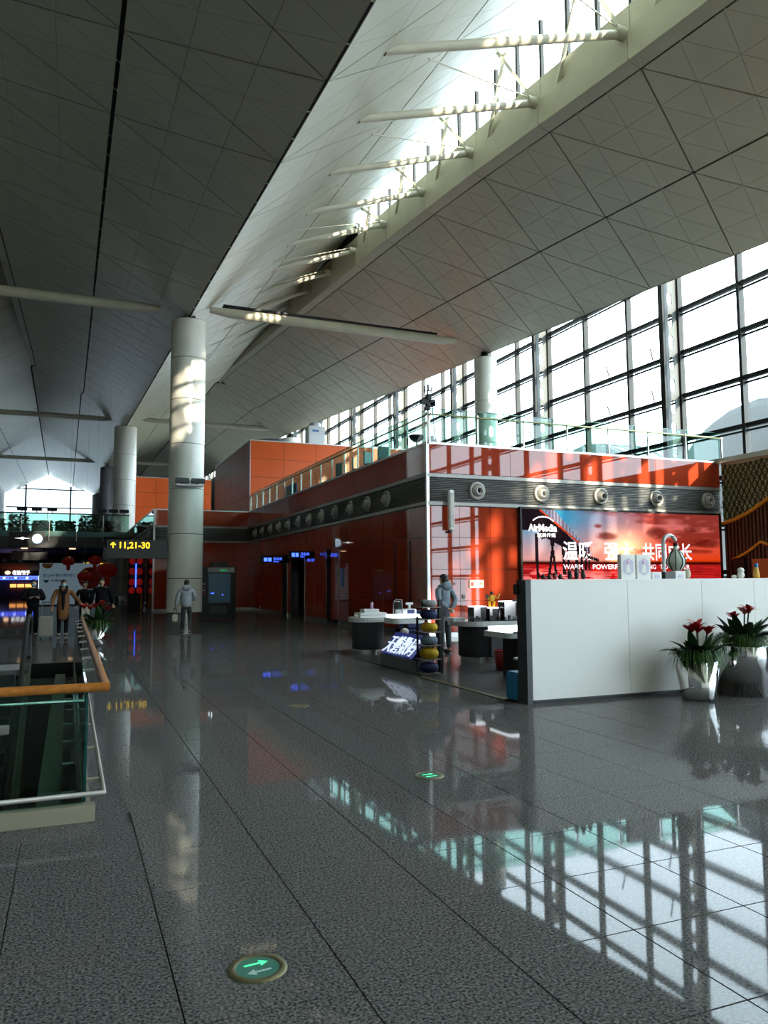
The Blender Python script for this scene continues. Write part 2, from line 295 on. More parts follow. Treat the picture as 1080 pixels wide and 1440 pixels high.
# ridge girders, clerestory glazing, rods
def ridge(rx, side):
    where = 'over the red shops' if side == 'r' else 'over the escalator hall'
    root = tag(thing('ridge_girder', 'long cream ridge girder under the clerestory '+where, 'girder'), group=None)
    ks = [k for k in range(-11, 15) if N0+NS*k < YE+1]
    for k in ks:
        y0, y1 = N0+NS*k+.012, min(N0+NS*(k+1)-.012, YE)
        if y1 <= y0: continue
        for nm, pr in (('girder_face', lambda y: ((0, gb(y)), (0, min(gb(y)+.75, gu(y))), (.05, min(gb(y)+.75, gu(y))), (.05, gb(y)))),
                       ('ledge_face', lambda y: ((.09, min(gb(y)+.72, gu(y)-.02)), (.09, min(gb(y)+1.36, gu(y))), (.3, min(gb(y)+1.36, gu(y))), (.3, min(gb(y)+.2, gu(y)-.05)))),
                       ('edge_trim', lambda y: ((0, gb(y)-.01), (.33, gb(y)-.125), (.33, gb(y)-.05), (0.02, gb(y)+.05)))):
            m = MB(); q = [[(rx(y)+a, y, z) for a, z in pr(y)] for y in (y0, y1)]
            m.add(q[0]+q[1], [(0, 1, 2, 3), (7, 6, 5, 4)]+[(i, (i+1) % 4, (i+1) % 4+4, i+4) for i in range(4)])
            m.build(nm, 'cream_steel' if nm != 'edge_trim' else 'soffit_panel', root)
    win = tag(link('window_%d' % (3 if side == 'r' else 4), None), kind='structure')
    y = N0-NS*11
    while y < 33:
        y2 = y+NS/3
        za, zb, ua, ub = gb(y)+1.36, gb(y2)+1.36, gu(y), gu(y2)
        if ua-za > .06 and ub-zb > .02:
            x = rx(y)
            MB().add([(x+.16, y+.03, za), (x+.16, y2-.03, zb), (x+.16, y2-.03, ub), (x+.16, y+.03, ua)], [(0, 1, 2, 3)]).build('pane', 'pane', win)
            MB().bar((x+.16, y, za-.05), (x+.16, y, ua+.02), .10, .10, (0, 1, 0)).build('mullion', 'mullion', win)
        y = y2
    # closing wall above the opening where no glass is left
    cw = MB(); ys = np.arange(31, YE+.1, 1.5)
    for a, b_ in zip(ys[:-1], ys[1:]):
        cw.quad((rx(a)+.1, a, gu(a)+.02), (rx(b_)+.1, b_, gu(b_)+.02), (rx(b_)+.2, b_, min(gb(b_)+1.36, gu(b_))), (rx(a)+.2, a, min(gb(a)+1.36, gu(a))))
    cw.build('closing_plate', 'dark_void', root)
    xl = XV if side == 'r' else -10.8; w = rx(0)-xl
    for k in range(-3 if side == 'r' else 3, 14):
        y = N0+.1+NS*k
        if y > YE-3: break
        zp = gb(y)+.66
        s = (gu(y)-g(y))/(w+.1); xa = xl+(zp-.05-(1.78 if k < 1 else 1.5-.05*k)*1.0-g(y))/s
        xa = max(xl+1.0, xa-.1); za = g(y)+(xa-xl)*s
        t = thing('tie_rod', 'cream steel tie rod in the roof slot '+where, 'rod', (rx(y), y, zp), 0, 'tie rods in the roof slot '+where)
        MB().tube([(rx(y)-.05, y, zp), (xa-.15, y, za-.05)], .1, 12).build('tube', 'cream_steel', t)
        MB().tube([(rx(y)-.28, y, zp+.005), (rx(y)+.02, y, zp)], .15, 12).build('end_cap', 'cream_steel', t)
        MB().tube([(rx(y)-.2, y, zp+.12), (xl+w*.42, y-1.9, g(y-1.9)+.42*w*(gu(y-1.9)-g(y-1.9))/(w+.1)-.03)], .018, 6).build('cable', 'cream_steel', t)
        if k < 5:
            MB().bar((rx(y)-.1, y, zp+.12), (rx(y)-.75, y+.7, gu(y+.7)-.62), .08, .08).build('strut', 'cream_steel', t)
            MB().bar((rx(y)-.25, y+1.1, gu(y+1.1)-.25), (rx(y)+.04, y+2.6, gb(y+2.6)+.75), .09, .09).build('strut', 'cream_steel', t)
ridge(rxR, 'r'); ridge(rxL, 'l')
# ------------------------------------------------------------------ columns, tie beams
def column(x, y, r, ztop, label, segs, drum, light=False):
    t = thing('column', label, 'column', (x, y, 0))
    MB().lathe([(r-.02, 0), (r-.02, .42)], (x, y, 0), 36).build('base_ring', 'steel', t)
    zs = [.42]+list(segs)+[ztop]
    for a, b_ in zip(zs[:-1], zs[1:]):
        MB().lathe([(r, a+.012), (r, b_-.012)], (x, y, 0), 48).lathe([(r-.05, a+.012), (r, a+.012)], (x, y, 0), 48, False).lathe([(r, b_-.012), (r-.05, b_-.012)], (x, y, 0), 48, False).build('drum', drum, t)
    MB().lathe([(r-.05, .4), (r-.05, ztop+.02), (0, ztop+.02)], (x, y, 0), 24).build('core', 'grout', t)
    MB().lathe([(r*.45, ztop), (r*.3, ztop+.5), (0, ztop+.5)], (x, y, 0), 20).build('cap', 'black', t)
    if light:
        for s in (-.28, .33):
            f = MB().bbox(x+s-.26, x+s+.26, y-r-.32, y-r-.12, 5.46, 5.66, .02).build('floodlight', 'dark_grey', t)
            MB().box(x+s-.03, x+s+.03, y-r-.2, y-r+.05, 5.4, 5.48).build('bracket', 'mid_grey', f)
        MB().bbox(x-.5, x+.55, y-r-.3, y-r+.04, 5.35, 5.42, .01).build('shelf', 'white_plastic', t)
column(4.25, 31.5, .69, 12.2, 'big round cream column beside the yellow-lettered gate sign', [1.75, 3.5, 5.3, 7.1, 8.9, 10.6], 'column_white', True)
column(4.22, 70.3, .95, 15.1, 'round cream column rising behind the small orange-red block', [2, 4, 6, 8.2, 10.4, 12.6], 'column_white')
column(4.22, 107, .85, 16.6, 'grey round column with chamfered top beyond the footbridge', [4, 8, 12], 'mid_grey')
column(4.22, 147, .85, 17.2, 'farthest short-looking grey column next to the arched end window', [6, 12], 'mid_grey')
column(18.04, 31.4, .53, 12.1, 'slim white column standing before the tall window wall', [2, 4, 6, 8, 10], 'column_white')
column(18.5, 68, .9, 14.6, 'white column with cap hidden behind the upper red block', [5, 10], 'column_white')
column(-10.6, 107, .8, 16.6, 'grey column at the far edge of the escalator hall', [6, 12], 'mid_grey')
def tie_beam(y, xa, xb, z, r, label, twin=False):
    t = thing('tie_beam', label, 'beam', (xa, y, z))
    L = xb-xa; pts = [(xa, y, z+.05), (xa+.8, y, z), (xb-.8, y, z), (xb, y, z+.05)]
    MB().tube(pts, [r*.6, r, r, r*.6], 14).build('tube', 'cream_steel', t)
    if twin:
        for d in (.0, .22):
            MB().bar((xa+.6, y+.3+d, z+.42), (xb-.9, y+.3+d, z+.36), .06, .09).build('rail', 'mullion', t)
        for i in range(6):
            x = xa+1.2+i*(L-2.4)/5; MB().bar((x, y+.25, z), (x, y+.35, z+.45), .05, .05, (1, 0, 0)).build('bracket', 'mullion', t)
tie_beam(31.5, 5.1, 16.6, 12.8, .2, 'cream tube beam with twin rails spanning from the big column to the white column', True)
tie_beam(31.5, -10.0, 3.1, 12.6, .2, 'plain cream tube beam spanning the escalator hall beside the big column')
tie_beam(70.3, 5.5, 17.6, 15.9, .22, 'cream tube beam above the upper red block')
tie_beam(70.3, -10, 3.1, 15.75, .22, 'cream tube beam crossing the hall over the footbridge')
tie_beam(107, 5.4, 17.6, 17.4, .24, 'dark far tube beam behind the big column')
tie_beam(107, -10, 3.2, 17.4, .24, 'dark far tube beam before the arched end window')
# ------------------------------------------------------------------ window wall
WX, WY0, PW = 20.8, 21.7, 2.8
win = group_struct('window_1')
zr = [.1, 1.85, 3.47, 5.09, 6.71, 8.33, 9.95, 11.57]
pfar = MB(); mfar = MB()
def wtop(y): return g(y)+3.2*(WX-XR)/3.9-.02
for k in range(-18, 46):
    y0, y1 = WY0+PW*k, WY0+PW*(k+1)
    if y0 < -28.5 or y1 > 150: continue
    zs = [z for z in zr if z < wtop(y0)-.5]+([13.19] if wtop(y0) > 13.6 else [])+([14.8] if wtop(y0) > 15.2 else [])+([16.4] if wtop(y0) > 16.8 else [])
    tops = zs[1:]+[None]
    for z0, z1 in zip(zs, tops):
        q = MB() if y0 < 72 else pfar
        a = z1 or wtop(y0); b_ = z1 or wtop(y1)
        q.add([(WX, y0+.03, z0), (WX, y1-.03, z0), (WX, y1-.03, b_), (WX, y0+.03, a)], [(0, 1, 2, 3)])
        t = MB() if y0 < 72 else mfar
        t.box(WX-.12, WX+.06, y0+.05, y1-.05, z0-.07, z0+.07); t.box(WX-.05, WX+.02, y0+.05, y1-.05, z0-.2, z0-.14)
        if y0 < 72: q.build('pane', 'pane', win); t.build('transom', 'mullion', win)
    mb = MB() if y0 < 72 else mfar
    mb.box(WX-.16, WX+.08, y0-.06, y0+.06, 0, wtop(y0))
    if y0 < 72: mb.build('mullion', 'mullion', win)
tag(pfar.build('pane_field', 'pane', win), kind='stuff'); tag(mfar.build('mullion_field', 'mullion', win), kind='stuff')
def fin(y):
    top = g(y)+1.35
    xa, xb = 19.98, 20.62; n = max(2, int((top-1)/.81)); m = MB()
    # plate with slotted holes
    z = .2; hw, hh = .105, .25; cx_ = (xa+xb)/2
    step = .81
    while z < top:
        z1 = min(z+step, top); c = (z+z1)/2
        if z1-z < step-.01: m.box(xa, xb, y-.02, y+.02, z, z1); break
        hole = [(cx_+hw*math.cos(t), c+(hh-hw)*(1 if math.sin(t) >= 0 else -1)+hw*math.sin(t)) for t in [math.pi*2*i/12 for i in range(12)]]
        hole = [(cx_+hw*math.cos(t), c+s*(hh-hw)+hw*math.sin(t)) for s, r0 in ((1, 0), (-1, math.pi)) for t in [r0+math.pi*i/6 for i in range(7)]]
        outer = []
        for (hx, hz) in hole:
            dx, dz = hx-cx_, hz-c; k = min((xb-xa)/2/max(abs(dx), 1e-6), (z1-z)/2/max(abs(dz), 1e-6)); outer.append((cx_+dx*k, c+dz*k))
        nn = len(hole)
        for yy in (y-.02, y+.02):
            m.add([(a, yy, b_) for a, b_ in hole+outer], [(i, (i+1) % nn, (i+1) % nn+nn, i+nn) for i in range(nn)])
            for sx in (-1, 1):
                for sz in (-1, 1):
                    ex, ez = cx_+sx*(xb-xa)/2, c+sz*(z1-z)/2
                    best = sorted(outer, key=lambda p: (p[0]-ex)**2+(p[1]-ez)**2)[:2]
                    m.add([(ex, yy, ez), (best[0][0], yy, best[0][1]), (best[1][0], yy, best[1][1])], [(0, 1, 2)])
        m.add([(a, yy, b_) for yy in (y-.02, y+.02) for a, b_ in hole], [(i, (i+1) % nn, (i+1) % nn+nn, i+nn) for i in range(nn)])
        z = z1
    f = m.build('fin_plate', 'fin_plate', win)
    MB().box(xa-.12, xa, y-.11, y+.11, .0, top-.1).build('flange', 'mullion', f)
    MB().box(xb, xb+.1, y-.11, y+.11, .0, top+.3).build('flange', 'mullion', f)
for k in range(-6, 15):
    y = WY0+3*PW*k
    if -28 < y < 140: fin(y)
for k in range(-3, 9):                                  # little outrigger arms on the transoms
    y = WY0+3*PW*k+1.4
    if y > 70 or y < 5: continue
    for z in (8.33, 9.95):
        for d in (0, 2.6): MB().bar((WX-.1, y+d, z+.1), (WX-.75, y+d-.6, z+.32), .05, .03).build('outrigger', 'plate_grey', win)
# enclosing walls
struct('wall_left', MB().box(-11.3, -11, -28.3, 152, 0, 18.5), 'wall_paint')
wb = MB()
for x0, x1, xr_ in ((-11, 4.22, -3.3), (4.22, 21.3, 11.3)): wb.box(x0, x1, -28.3, -28, 0, 16.5)
struct('wall_back', wb, 'column_white')
# end gable with arched window
ge = group_struct('window_2'); YG = 150.5
def prof(x):
    c = rxL(150); t = (x-c)/(XV-c) if x > c else (c-x)/(c+10.8)
    return 20.8-(20.8-17.4)*t
for x0, x1 in ((-10.8, -7.6), (-7.6, -4.0), (-4.0, -.2), (-.2, 3.9)):
    for z0, z1 in ((.2, 8), (8, 11.8), (11.8, 14.9), (14.9, 18.2), (18.2, 20.8)):
        a, b_ = min(z1, prof(x0)-.12), min(z1, prof(x1)-.12)
        if max(a, b_) < z0+.3: continue
        MB().quad((x0+.08, YG, z0), (x1-.08, YG, z0), (x1-.08, YG, max(b_, z0)), (x0+.08, YG, max(a, z0))).build('pane', 'pane_tint', ge)
for x in (-7.6, -4.0, -.2): MB().box(x-.14 if x != -4 else x-.06, x+.14 if x != -4 else x+.06, YG-.2, YG+.05, 0, 18.9).build('mullion', 'mullion', ge)
for z in (8, 11.8, 14.9, 18.2): MB().box(-10.8, 4.1, YG-.2, YG+.05, z-.1, z+.1).build('transom', 'mullion', ge)
struct('wall_light_block', MB().box(20.75, 21, 96, 152, 0, 18), 'wall_paint')  # added solid wall, shuts out the side windows to dim the far ceiling
struct('wall_end', MB().box(4.3, 21, 150.2, 150.5, 0, 22), 'wall_paint')
# ------------------------------------------------------------------ red-clad shop blocks
ZB0, ZB1, ZT = 3.80, 4.72, 5.58
def clad(name, P, L, width=1.05, holes=(), topw=2.9, nozzles=(), slat=True, mz0=.14, label=None, slats=14):
    """P(u, z, d): u along the wall, d outwards.  Panels, louvre band, nozzles."""
    w = group_struct(name)
    core = MB()
    def sbox(mb, u0, u1, z0, z1, d0, d1):
        vs = [P(u, z, d) for d in (d0, d1) for z in (z0, z1) for u in (u0, u1)]
        mb.add(vs, [(0, 2, 3, 1), (4, 5, 7, 6), (0, 1, 5, 4), (2, 6, 7, 3), (0, 4, 6, 2), (1, 3, 7, 5)]); return mb
    cuts = sorted({0., L}|{h[0] for h in holes}|{h[1] for h in holes})
    for a, b_ in zip(cuts[:-1], cuts[1:]):
        h = [x for x in holes if x[0] <= a+1e-6 and x[1] >= b_-1e-6]
        sbox(core, a, b_, h[0][2] if h else 0, ZT, -.3, 0)
    core.build('wall_core', 'louvre_back', w)
    sbox(MB(), 0, L, ZT-.005, ZT+.06, -.3, .05).build('coping', 'silver_trim', w)
    rows = [mz0, 1.03, 1.95, 2.87, ZB0-.02]; gp = .006
    edges = sorted({0., L}|{h[0] for h in holes}|{h[1] for h in holes}|set(np.arange(width, L-.3, width)))
    edges = [e for i, e in enumerate(edges) if i == 0 or e-edges[i-1] > .12]
    for i, (a, b_) in enumerate(zip(edges[:-1], edges[1:])):
        h = [x for x in holes if x[0] <= a+1e-3 and x[1] >= b_-1e-3]
        for z0, z1 in zip(rows[:-1], rows[1:]):
            if h:
                if z1 <= h[0][2]+.02: continue
                z0 = max(z0, h[0][2])
            sbox(MB(), a+gp, b_-gp, z0+gp, z1-gp, .0, .03).build('panel', 'red_glass', w)
    n = max(1, round(L/topw))
    for i in range(n):
        sbox(MB(), L*i/n+gp, L*(i+1)/n-gp, ZB1+.02, ZT-.01, 0, .03).build('panel', 'red_glass', w)
    for z in (ZB0, ZB1-.1): sbox(MB(), 0, L, z, z+.1, 0, .06).build('band_trim', 'band_trim', w)
    if slat:
        zz = np.linspace(ZB0+.12, ZB1-.12, slats)
        for z in zz:
            vs = [P(u, z+q, d) for u in (0.02, L-.02) for q, d in ((-.004, .008), (.012, .05), (.022, .046), (.006, .006))]
            MB().add(vs, [(0, 1, 2, 3), (7, 6, 5, 4)]+[(i, (i+1) % 4, (i+1) % 4+4, i+4) for i in range(4)]).build('louvre', 'louvre_grey', w)
    # plinth
    sk = sorted(holes); u = 0
    for h in sk+[(L, L, 0)]:
        if h[0] > u: sbox(MB(), u, h[0], 0, mz0-.01, 0, .02).build('plinth', 'steel', w)
        u = h[1]
    for k, u in enumerate(nozzles):
        c = Vector(P(u, (ZB0+ZB1)/2, 0)); nrm = (Vector(P(u, 4, 1))-Vector(P(u, 4, 0))).normalized(); au = (Vector(P(u+1, 4, 0))-Vector(P(u, 4, 0))).normalized(); up = Vector((0, 0, 1))
        def ring(prf, m, par, nm, sh=0):
            mb = MB(); n = 20
            vs = [c+nrm*d+au*(r*math.cos(2*math.pi*j/n)+sh*d)+up*(r*math.sin(2*math.pi*j/n)-sh*.4*d) for r, d in prf for j in range(n)]
            mb.add(vs, [(i*n+j, i*n+(j+1) % n, (i+1)*n+(j+1) % n, (i+1)*n+j) for i in range(len(prf)-1) for j in range(n)], True)
            return mb.build(nm, m, par)
        v = ring([(.27, .03), (.27, .09), (.23, .11), (.19, .09), (.17, .06)], 'nozzle_grey', w, 'nozzle')
        ring([(.17, .06), (.16, .12), (.12, .2), (.085, .2), (.08, .1), (0, .1)], 'nozzle_grey', v, 'nozzle_cup', .15)
        ring([(.08, .103), (0, .103)], 'black', v, 'nozzle_throat', .15)
    return w
XW, YF = 9.5, 20.0
wf = clad('wall_front', lambda u, z, d: (XW+u, YF-d, z), 11.1, 1.02, nozzles=[1.6, 3.85, 6.07, 8.29, 10.5], topw=2.8)
MB().box(XW-.04, XW+.05, YF-.05, YF+.05, 0, ZT+.06).build('corner_trim', 'silver_trim', wf)
ws = clad('wall_side', lambda u, z, d: (XW-d, YF+u, z), 24.0, 1.1, holes=[(1.2, 2.3, 2.8), (7.8, 9.3, 2.85), (12.4, 14.6, 2.85), (15.3, 16.2, 2.85)], nozzles=[2.95+1.73*i for i in range(12)])
wr = clad('wall_rear', lambda u, z, d: (4.24+u, 44.0-d, z), 5.26, 1.1, nozzles=[])
MB().box(4.2, 4.3, 43.95, 44.05, 0, ZT+.06).build('corner_trim', 'silver_trim', wr)
clad('wall_inner', lambda u, z, d: (4.24-d, 44.0+u, z), 57.5, 3.5, nozzles=[1.5+2.2*i for i in range(9)], slats=8)
clad('wall_far', lambda u, z, d: (-11+u, 102-d, z), 15.2, 3.0, holes=[(2.2, 7.6, 3.0)], nozzles=[2+1.75*i for i in range(7)], slats=8)
deck = MB(); deck.box(XW+.02, 20.7, YF+.02, 150, 5.3, 5.55); deck.box(4.26, XW+.02, 44.02, 150, 5.3, 5.55); deck.box(-11, 4.26, 102.1, 150, 5.3, 5.55); deck.box(-11, 4.26, 66, 102.1, 5.05, 5.25)  # last slab added behind the bridge to block gable glare on the floor
struct('floor_upper', deck, 'mid_grey')
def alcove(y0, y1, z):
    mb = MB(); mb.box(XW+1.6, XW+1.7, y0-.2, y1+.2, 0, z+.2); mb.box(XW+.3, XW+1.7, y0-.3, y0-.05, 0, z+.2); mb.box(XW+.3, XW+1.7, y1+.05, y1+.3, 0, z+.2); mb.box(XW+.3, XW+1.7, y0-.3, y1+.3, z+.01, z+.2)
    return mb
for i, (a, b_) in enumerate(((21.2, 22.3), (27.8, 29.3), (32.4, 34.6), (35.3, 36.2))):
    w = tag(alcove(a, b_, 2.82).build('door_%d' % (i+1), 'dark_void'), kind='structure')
    for y in (a, b_):
        MB().box(XW-.05, XW+.3, y-.03, y+.03, 0, 2.82).build('door_jamb', 'steel' if i else 'black', w)
    MB().box(XW+.5, XW+.55, a, b_, 0, 2.1).build('door_leaf', 'red_glass' if i == 1 else 'black_gloss', w)
# things on the side wall
def proj_sign(y, x0, x1, z0, z1, label, body, sub):
    t = thing('wayfinding_sign', label, 'sign', (x0, y, z0))
    MB().bbox(x0, x1, y-.06, y+.06, z0, z1, .01).build('sign_box', 'black', t)
    MB().box(x1-.02, XW, y-.03, y+.03, z1-.1, z1-.05).build('bracket', 'mid_grey', t)
    text(body, (z1-z0)*.42, 'glow_blue', (x0+.45*(x1-x0), y-.065, z0+.45*(z1-z0)), (1, 0, 0), (0, 0, 1), 'lettering', t)
    text(sub, (z1-z0)*.22, 'glow_blue', (x0+.45*(x1-x0), y-.065, z0+.16*(z1-z0)), (1, 0, 0), (0, 0, 1), 'lettering', t)
    MB().box(x0+.12*(x1-x0), x0+.24*(x1-x0), y-.066, y-.06, z0+.25*(z1-z0), z0+.75*(z1-z0)).build('pictogram', 'glow_blue', t)
    MB().box(x0+.27*(x1-x0), x0+.38*(x1-x0), y-.066, y-.06, z0+.25*(z1-z0), z0+.75*(z1-z0)).build('pictogram', 'glow_blue', t)
proj_sign(31.0, 8.35, 9.45, 2.55, 2.86, 'dark projecting washroom sign with glowing blue figures by the steel-edged doorway', '卫生间', 'Toilets')
proj_sign(35.0, 8.1, 9.45, 2.45, 2.78, 'dimmer projecting sign with blue letters behind the washroom sign', '饮水处', 'Drinking')
t = tag(MB().bbox(XW-.05, XW-.03, 27.3, 27.55, 1.4, 2.1, .003).build('pictogram_figure', 'print_blue'), 'tall blue washroom figure fixed flat on the red side wall', 'pictogram')
# ------------------------------------------------------------------ upper deck: boxes, balustrades
def clad_box(x0, x1, y0, y1, z0, z1, label, nx, ny, nz):
    t = thing('red_block', label, 'block', ((x0+x1)/2, (y0+y1)/2, z0))
    MB().box(x0+.03, x1-.03, y0+.03, y1, z0, z1-.02).build('block_core', 'louvre_back', t)
    for i in range(nx):
        for k in range(nz):
            a, b_ = x0+(x1-x0)*i/nx+.01, x0+(x1-x0)*(i+1)/nx-.01; c, d = z0+(z1-z0)*k/nz+.01, z0+(z1-z0)*(k+1)/nz-.01
            MB().box(a, b_, y0, y0+.03, c, d).build('panel', 'red_front_lit', t)
    for i in range(ny):
        for k in range(nz):
            a, b_ = y0+(y1-y0)*i/ny+.01, y0+(y1-y0)*(i+1)/ny-.01; c, d = z0+(z1-z0)*k/nz+.01, z0+(z1-z0)*(k+1)/nz-.01
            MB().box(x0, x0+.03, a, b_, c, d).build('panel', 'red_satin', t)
    MB().box(x0-.03, x1, y0-.03, y1, z1-.02, z1+.04).build('coping', 'silver_trim', t)
    MB().box(x0-.03, x0+.01, y0-.03, y0+.01, z0, z1).build('corner_trim', 'silver_trim', t)

clad_box(9.6, 19.6, 44.2, 56, 5.55, 9.85, 'large orange-red panelled block on the upper deck under the sloped ceiling', 5, 6, 4)
clad_box(4.6, 12, 72, 80, 5.55, 11.0, 'smaller orange-red panelled block half hidden by the big column', 3, 3, 4)
t = thing('air_conditioner', 'white cabinet air conditioner standing on top of the large red block', 'cabinet', (13.8, 45.2, 9.9))
MB().bbox(13.3, 14.35, 44.8, 45.6, 9.9, 11.1, .03).build('body', 'white_plastic', t); MB().lathe([(.38, 0), (.38, .18), (.3, .25), (0, .25)], (13.85, 45.2, 11.1), 20).build('fan_cowl', 'white_plastic', t)
MB().box(13.55, 13.95, 44.785, 44.8, 10.75, 10.85).build('badge', 'print_blue', t)
t = tag(MB().lathe([(.9, 0), (1, .12), (1, .35), (.95, .4), (0, .4)], (11.5, 46.5, 9.9), 28).build('roof_duct', 'mid_grey'), 'round grey duct cap lying on the large red block', 'duct')
def balustrade(name, label, p, q, n, z0=5.6, h=1.08, skip=()):
    p, q = Vector(p), Vector(q); t = thing(name, label, 'balustrade', (p.x, p.y, z0)); d = (q-p)/n; u = d.normalized(); nr = Vector((-u.y, u.x, 0))
    for i in range(n+1):
        c = p+d*i; MB().bar((c.x, c.y, z0), (c.x, c.y, z0+h-.12), .055, .035, tuple(u)).build('post', 'steel', t)
        if i < n:
            a, b_ = c+u*.03, c+d-u*.03; a, b_ = a-nr*.045, b_-nr*.045
            MB().add([(a.x, a.y, z0+.05), (b_.x, b_.y, z0+.05), (b_.x, b_.y, z0+h), (a.x, a.y, z0+h)], [(0, 1, 2, 3)]).build('glass_panel', 'rail_glass', t)
            MB().bar((a.x, a.y, z0+h), (b_.x, b_.y, z0+h), .02, .022).build('glass_edge', 'edge_glass', t)
    MB().tube([(p.x, p.y, z0+h-.2)-0*nr if False else tuple(p+Vector((0, 0, z0+h-.2-p.z))+nr*.06), tuple(q+Vector((0, 0, z0+h-.2-q.z))+nr*.06)], .028, 10).build('handrail', 'brass_rail', t)

balustrade('balustrade', 'glass balustrade with slim posts along the sunlit front edge of the upper deck', (20.9, 20.12, 0), (9.65, 20.12, 0), 7)
balustrade('balustrade', 'glass balustrade running back along the dark side edge of the upper deck', (9.65, 20.2, 0), (9.65, 44.1, 0), 16)
# mast with cameras on the corner
t = thing('equipment_mast', 'thin pole carrying cameras and antennas on the corner of the upper deck', 'mast', (9.72, 20.35, 5.56))
MB().tube([(9.72, 20.35, 5.56), (9.72, 20.35, 7.45)], .03, 8).build('pole', 'mid_grey', t)
for i, (dx, dz, sx, sz) in enumerate(((-.14, 1.35, .09, .07), (.14, 1.33, .1, .1), (.02, 1.5, .07, .09), (-.02, 1.15, .08, .05), (.06, 1.28, .12, .07), (.0, 1.0, .07, .03))):
    MB().bbox(9.72+dx-sx, 9.72+dx+sx, 20.28, 20.42, 5.56+dz-sz, 5.56+dz+sz, .015).build('camera_unit', 'black', t)
for dx, dz in ((-.1, 1.72), (.03, 1.78), (.12, 1.74)): MB().tube([(9.72+dx, 20.35, 5.56+dz-.1), (9.72+dx, 20.35, 5.56+dz+.09)], .025, 8).build('antenna', 'mid_grey' if dx < .1 else 'white_plastic', t)
MB().bar((9.6, 20.35, 7.25), (9.86, 20.35, 7.25), .03, .03).build('crossbar', 'mid_grey', t)
MB().tube([(9.86, 20.35, 6.85), (9.9, 20.35, 6.3), (9.95, 20.4, 6.0), (10.02, 20.36, 5.6)], .018, 6).build('cable', 'black', t)
for dx in (.1, .2): MB().bbox(9.7+dx, 9.79+dx, 20.3, 20.42, 5.56, 6.0-dx, .01).build('control_box', 'mid_grey', t)
t = thing('floodlight', 'small square floodlight beside the mast on the deck edge', 'light', (10.6, 20.3, 5.56)); MB().box(10.57, 10.63, 20.27, 20.33, 5.56, 5.75).build('stand', 'black', t); MB().bbox(10.5, 10.7, 20.24, 20.36, 5.75, 5.92, .02).build('head', 'plate_grey', t)
t = thing('dish_lamp', 'dark bowl-shaped lamp head leaning over the side edge of the upper deck', 'lamp', (9.75, 21.2, 5.56)); MB().lathe([(0, 0), (.1, .02), (.2, .1), (.25, .2), (.25, .22), (.05, .24)], (9.78, 21.3, 5.85), 20).build('bowl', 'dark_grey', t); MB().tube([(9.78, 21.3, 5.56), (9.78, 21.3, 5.9)], .03, 8).build('stem', 'dark_grey', t)
for i, y in enumerate((25.5, 26.9, 28.4, 30.2)):           # seats seen through the deck glass
    t = thing('deck_chair', ['teal chair nearest the mast behind the deck glass', 'teal chair second from the mast behind the deck glass', 'teal chair third from the mast behind the deck glass', 'teal chair beside the blue deck board'][i], 'chair', (10.5, y, 5.55), .6*i)
    MB().bbox(-.25, .25, -.25, .25, .42, .48, .02).build('seat', 'teal_fascia', t, True); MB().bbox(-.25, .25, .2, .26, .48, .95, .02).build('backrest', 'teal_fascia', t, True)
    for sx in (-.2, .2):
        for sy in (-.2, .2): MB().tube([(sx, sy, 0), (sx, sy, .42)], .018, 6).build('leg', 'steel', t, True)
t = thing('notice_board', 'blue advertising board with a yellow diamond behind the deck glass', 'board', (9.9, 36.3, 5.55)); MB().bbox(9.85, 9.9, 35.2, 37.2, 5.6, 6.3, .01).build('panel', 'print_blue', t); MB().add([(9.84, 36.6, 5.75), (9.84, 36.9, 5.95), (9.84, 36.6, 6.15), (9.84, 36.3, 5.95)], [(0, 1, 2, 3)]).build('diamond', 'toy_yellow', t)
# ------------------------------------------------------------------ exterior
struct('ground', MB().box(23, 260, -160, 260, -6.2, -6), 'concrete')
for i, yc in enumerate((24, 36, 48, 60, 72)):
    t = thing('barrel_canopy', ['pale ribbed barrel canopy outside opposite the shop corner', 'pale ribbed barrel canopy outside behind the slim white column', 'pale ribbed barrel canopy third along outside the window wall', 'pale ribbed barrel canopy fourth along outside the window wall', 'pale ribbed barrel canopy farthest along outside the window wall'][i], 'canopy', (30, yc, -6))
    n = 20; r = 5.2; pr = [(yc+r*math.cos(math.pi*j/n), 5.0+4.2*math.sin(math.pi*j/n)) for j in range(n+1)]
    sh = MB(); sh.add([(x, y, z) for x in (27, 46) for y, z in pr]+[(x, y, z-.25) for x in (27, 46) for y, z in pr], [(j, j+1, j+n+2, j+n+1) for j in range(n)]+[(j+2*n+2, j+2*n+3, j+3*n+4, j+3*n+3) for j in range(n)]+[(j, j+1, j+2*n+3, j+2*n+2) for j in range(n)])
    sh.build('shell', 'canopy_white', t)
    for k in range(24):
        x = 27.2+k*.8; MB().tube([(x, y, z+.05) for y, z in pr[::2]], .09, 5).build('rib', 'canopy_rib', t)
    for y in (yc-r, yc+r): MB().box(26.9, 46, y-.15, y+.15, -6, 5.1).build('side_wall', 'canopy_white', t)
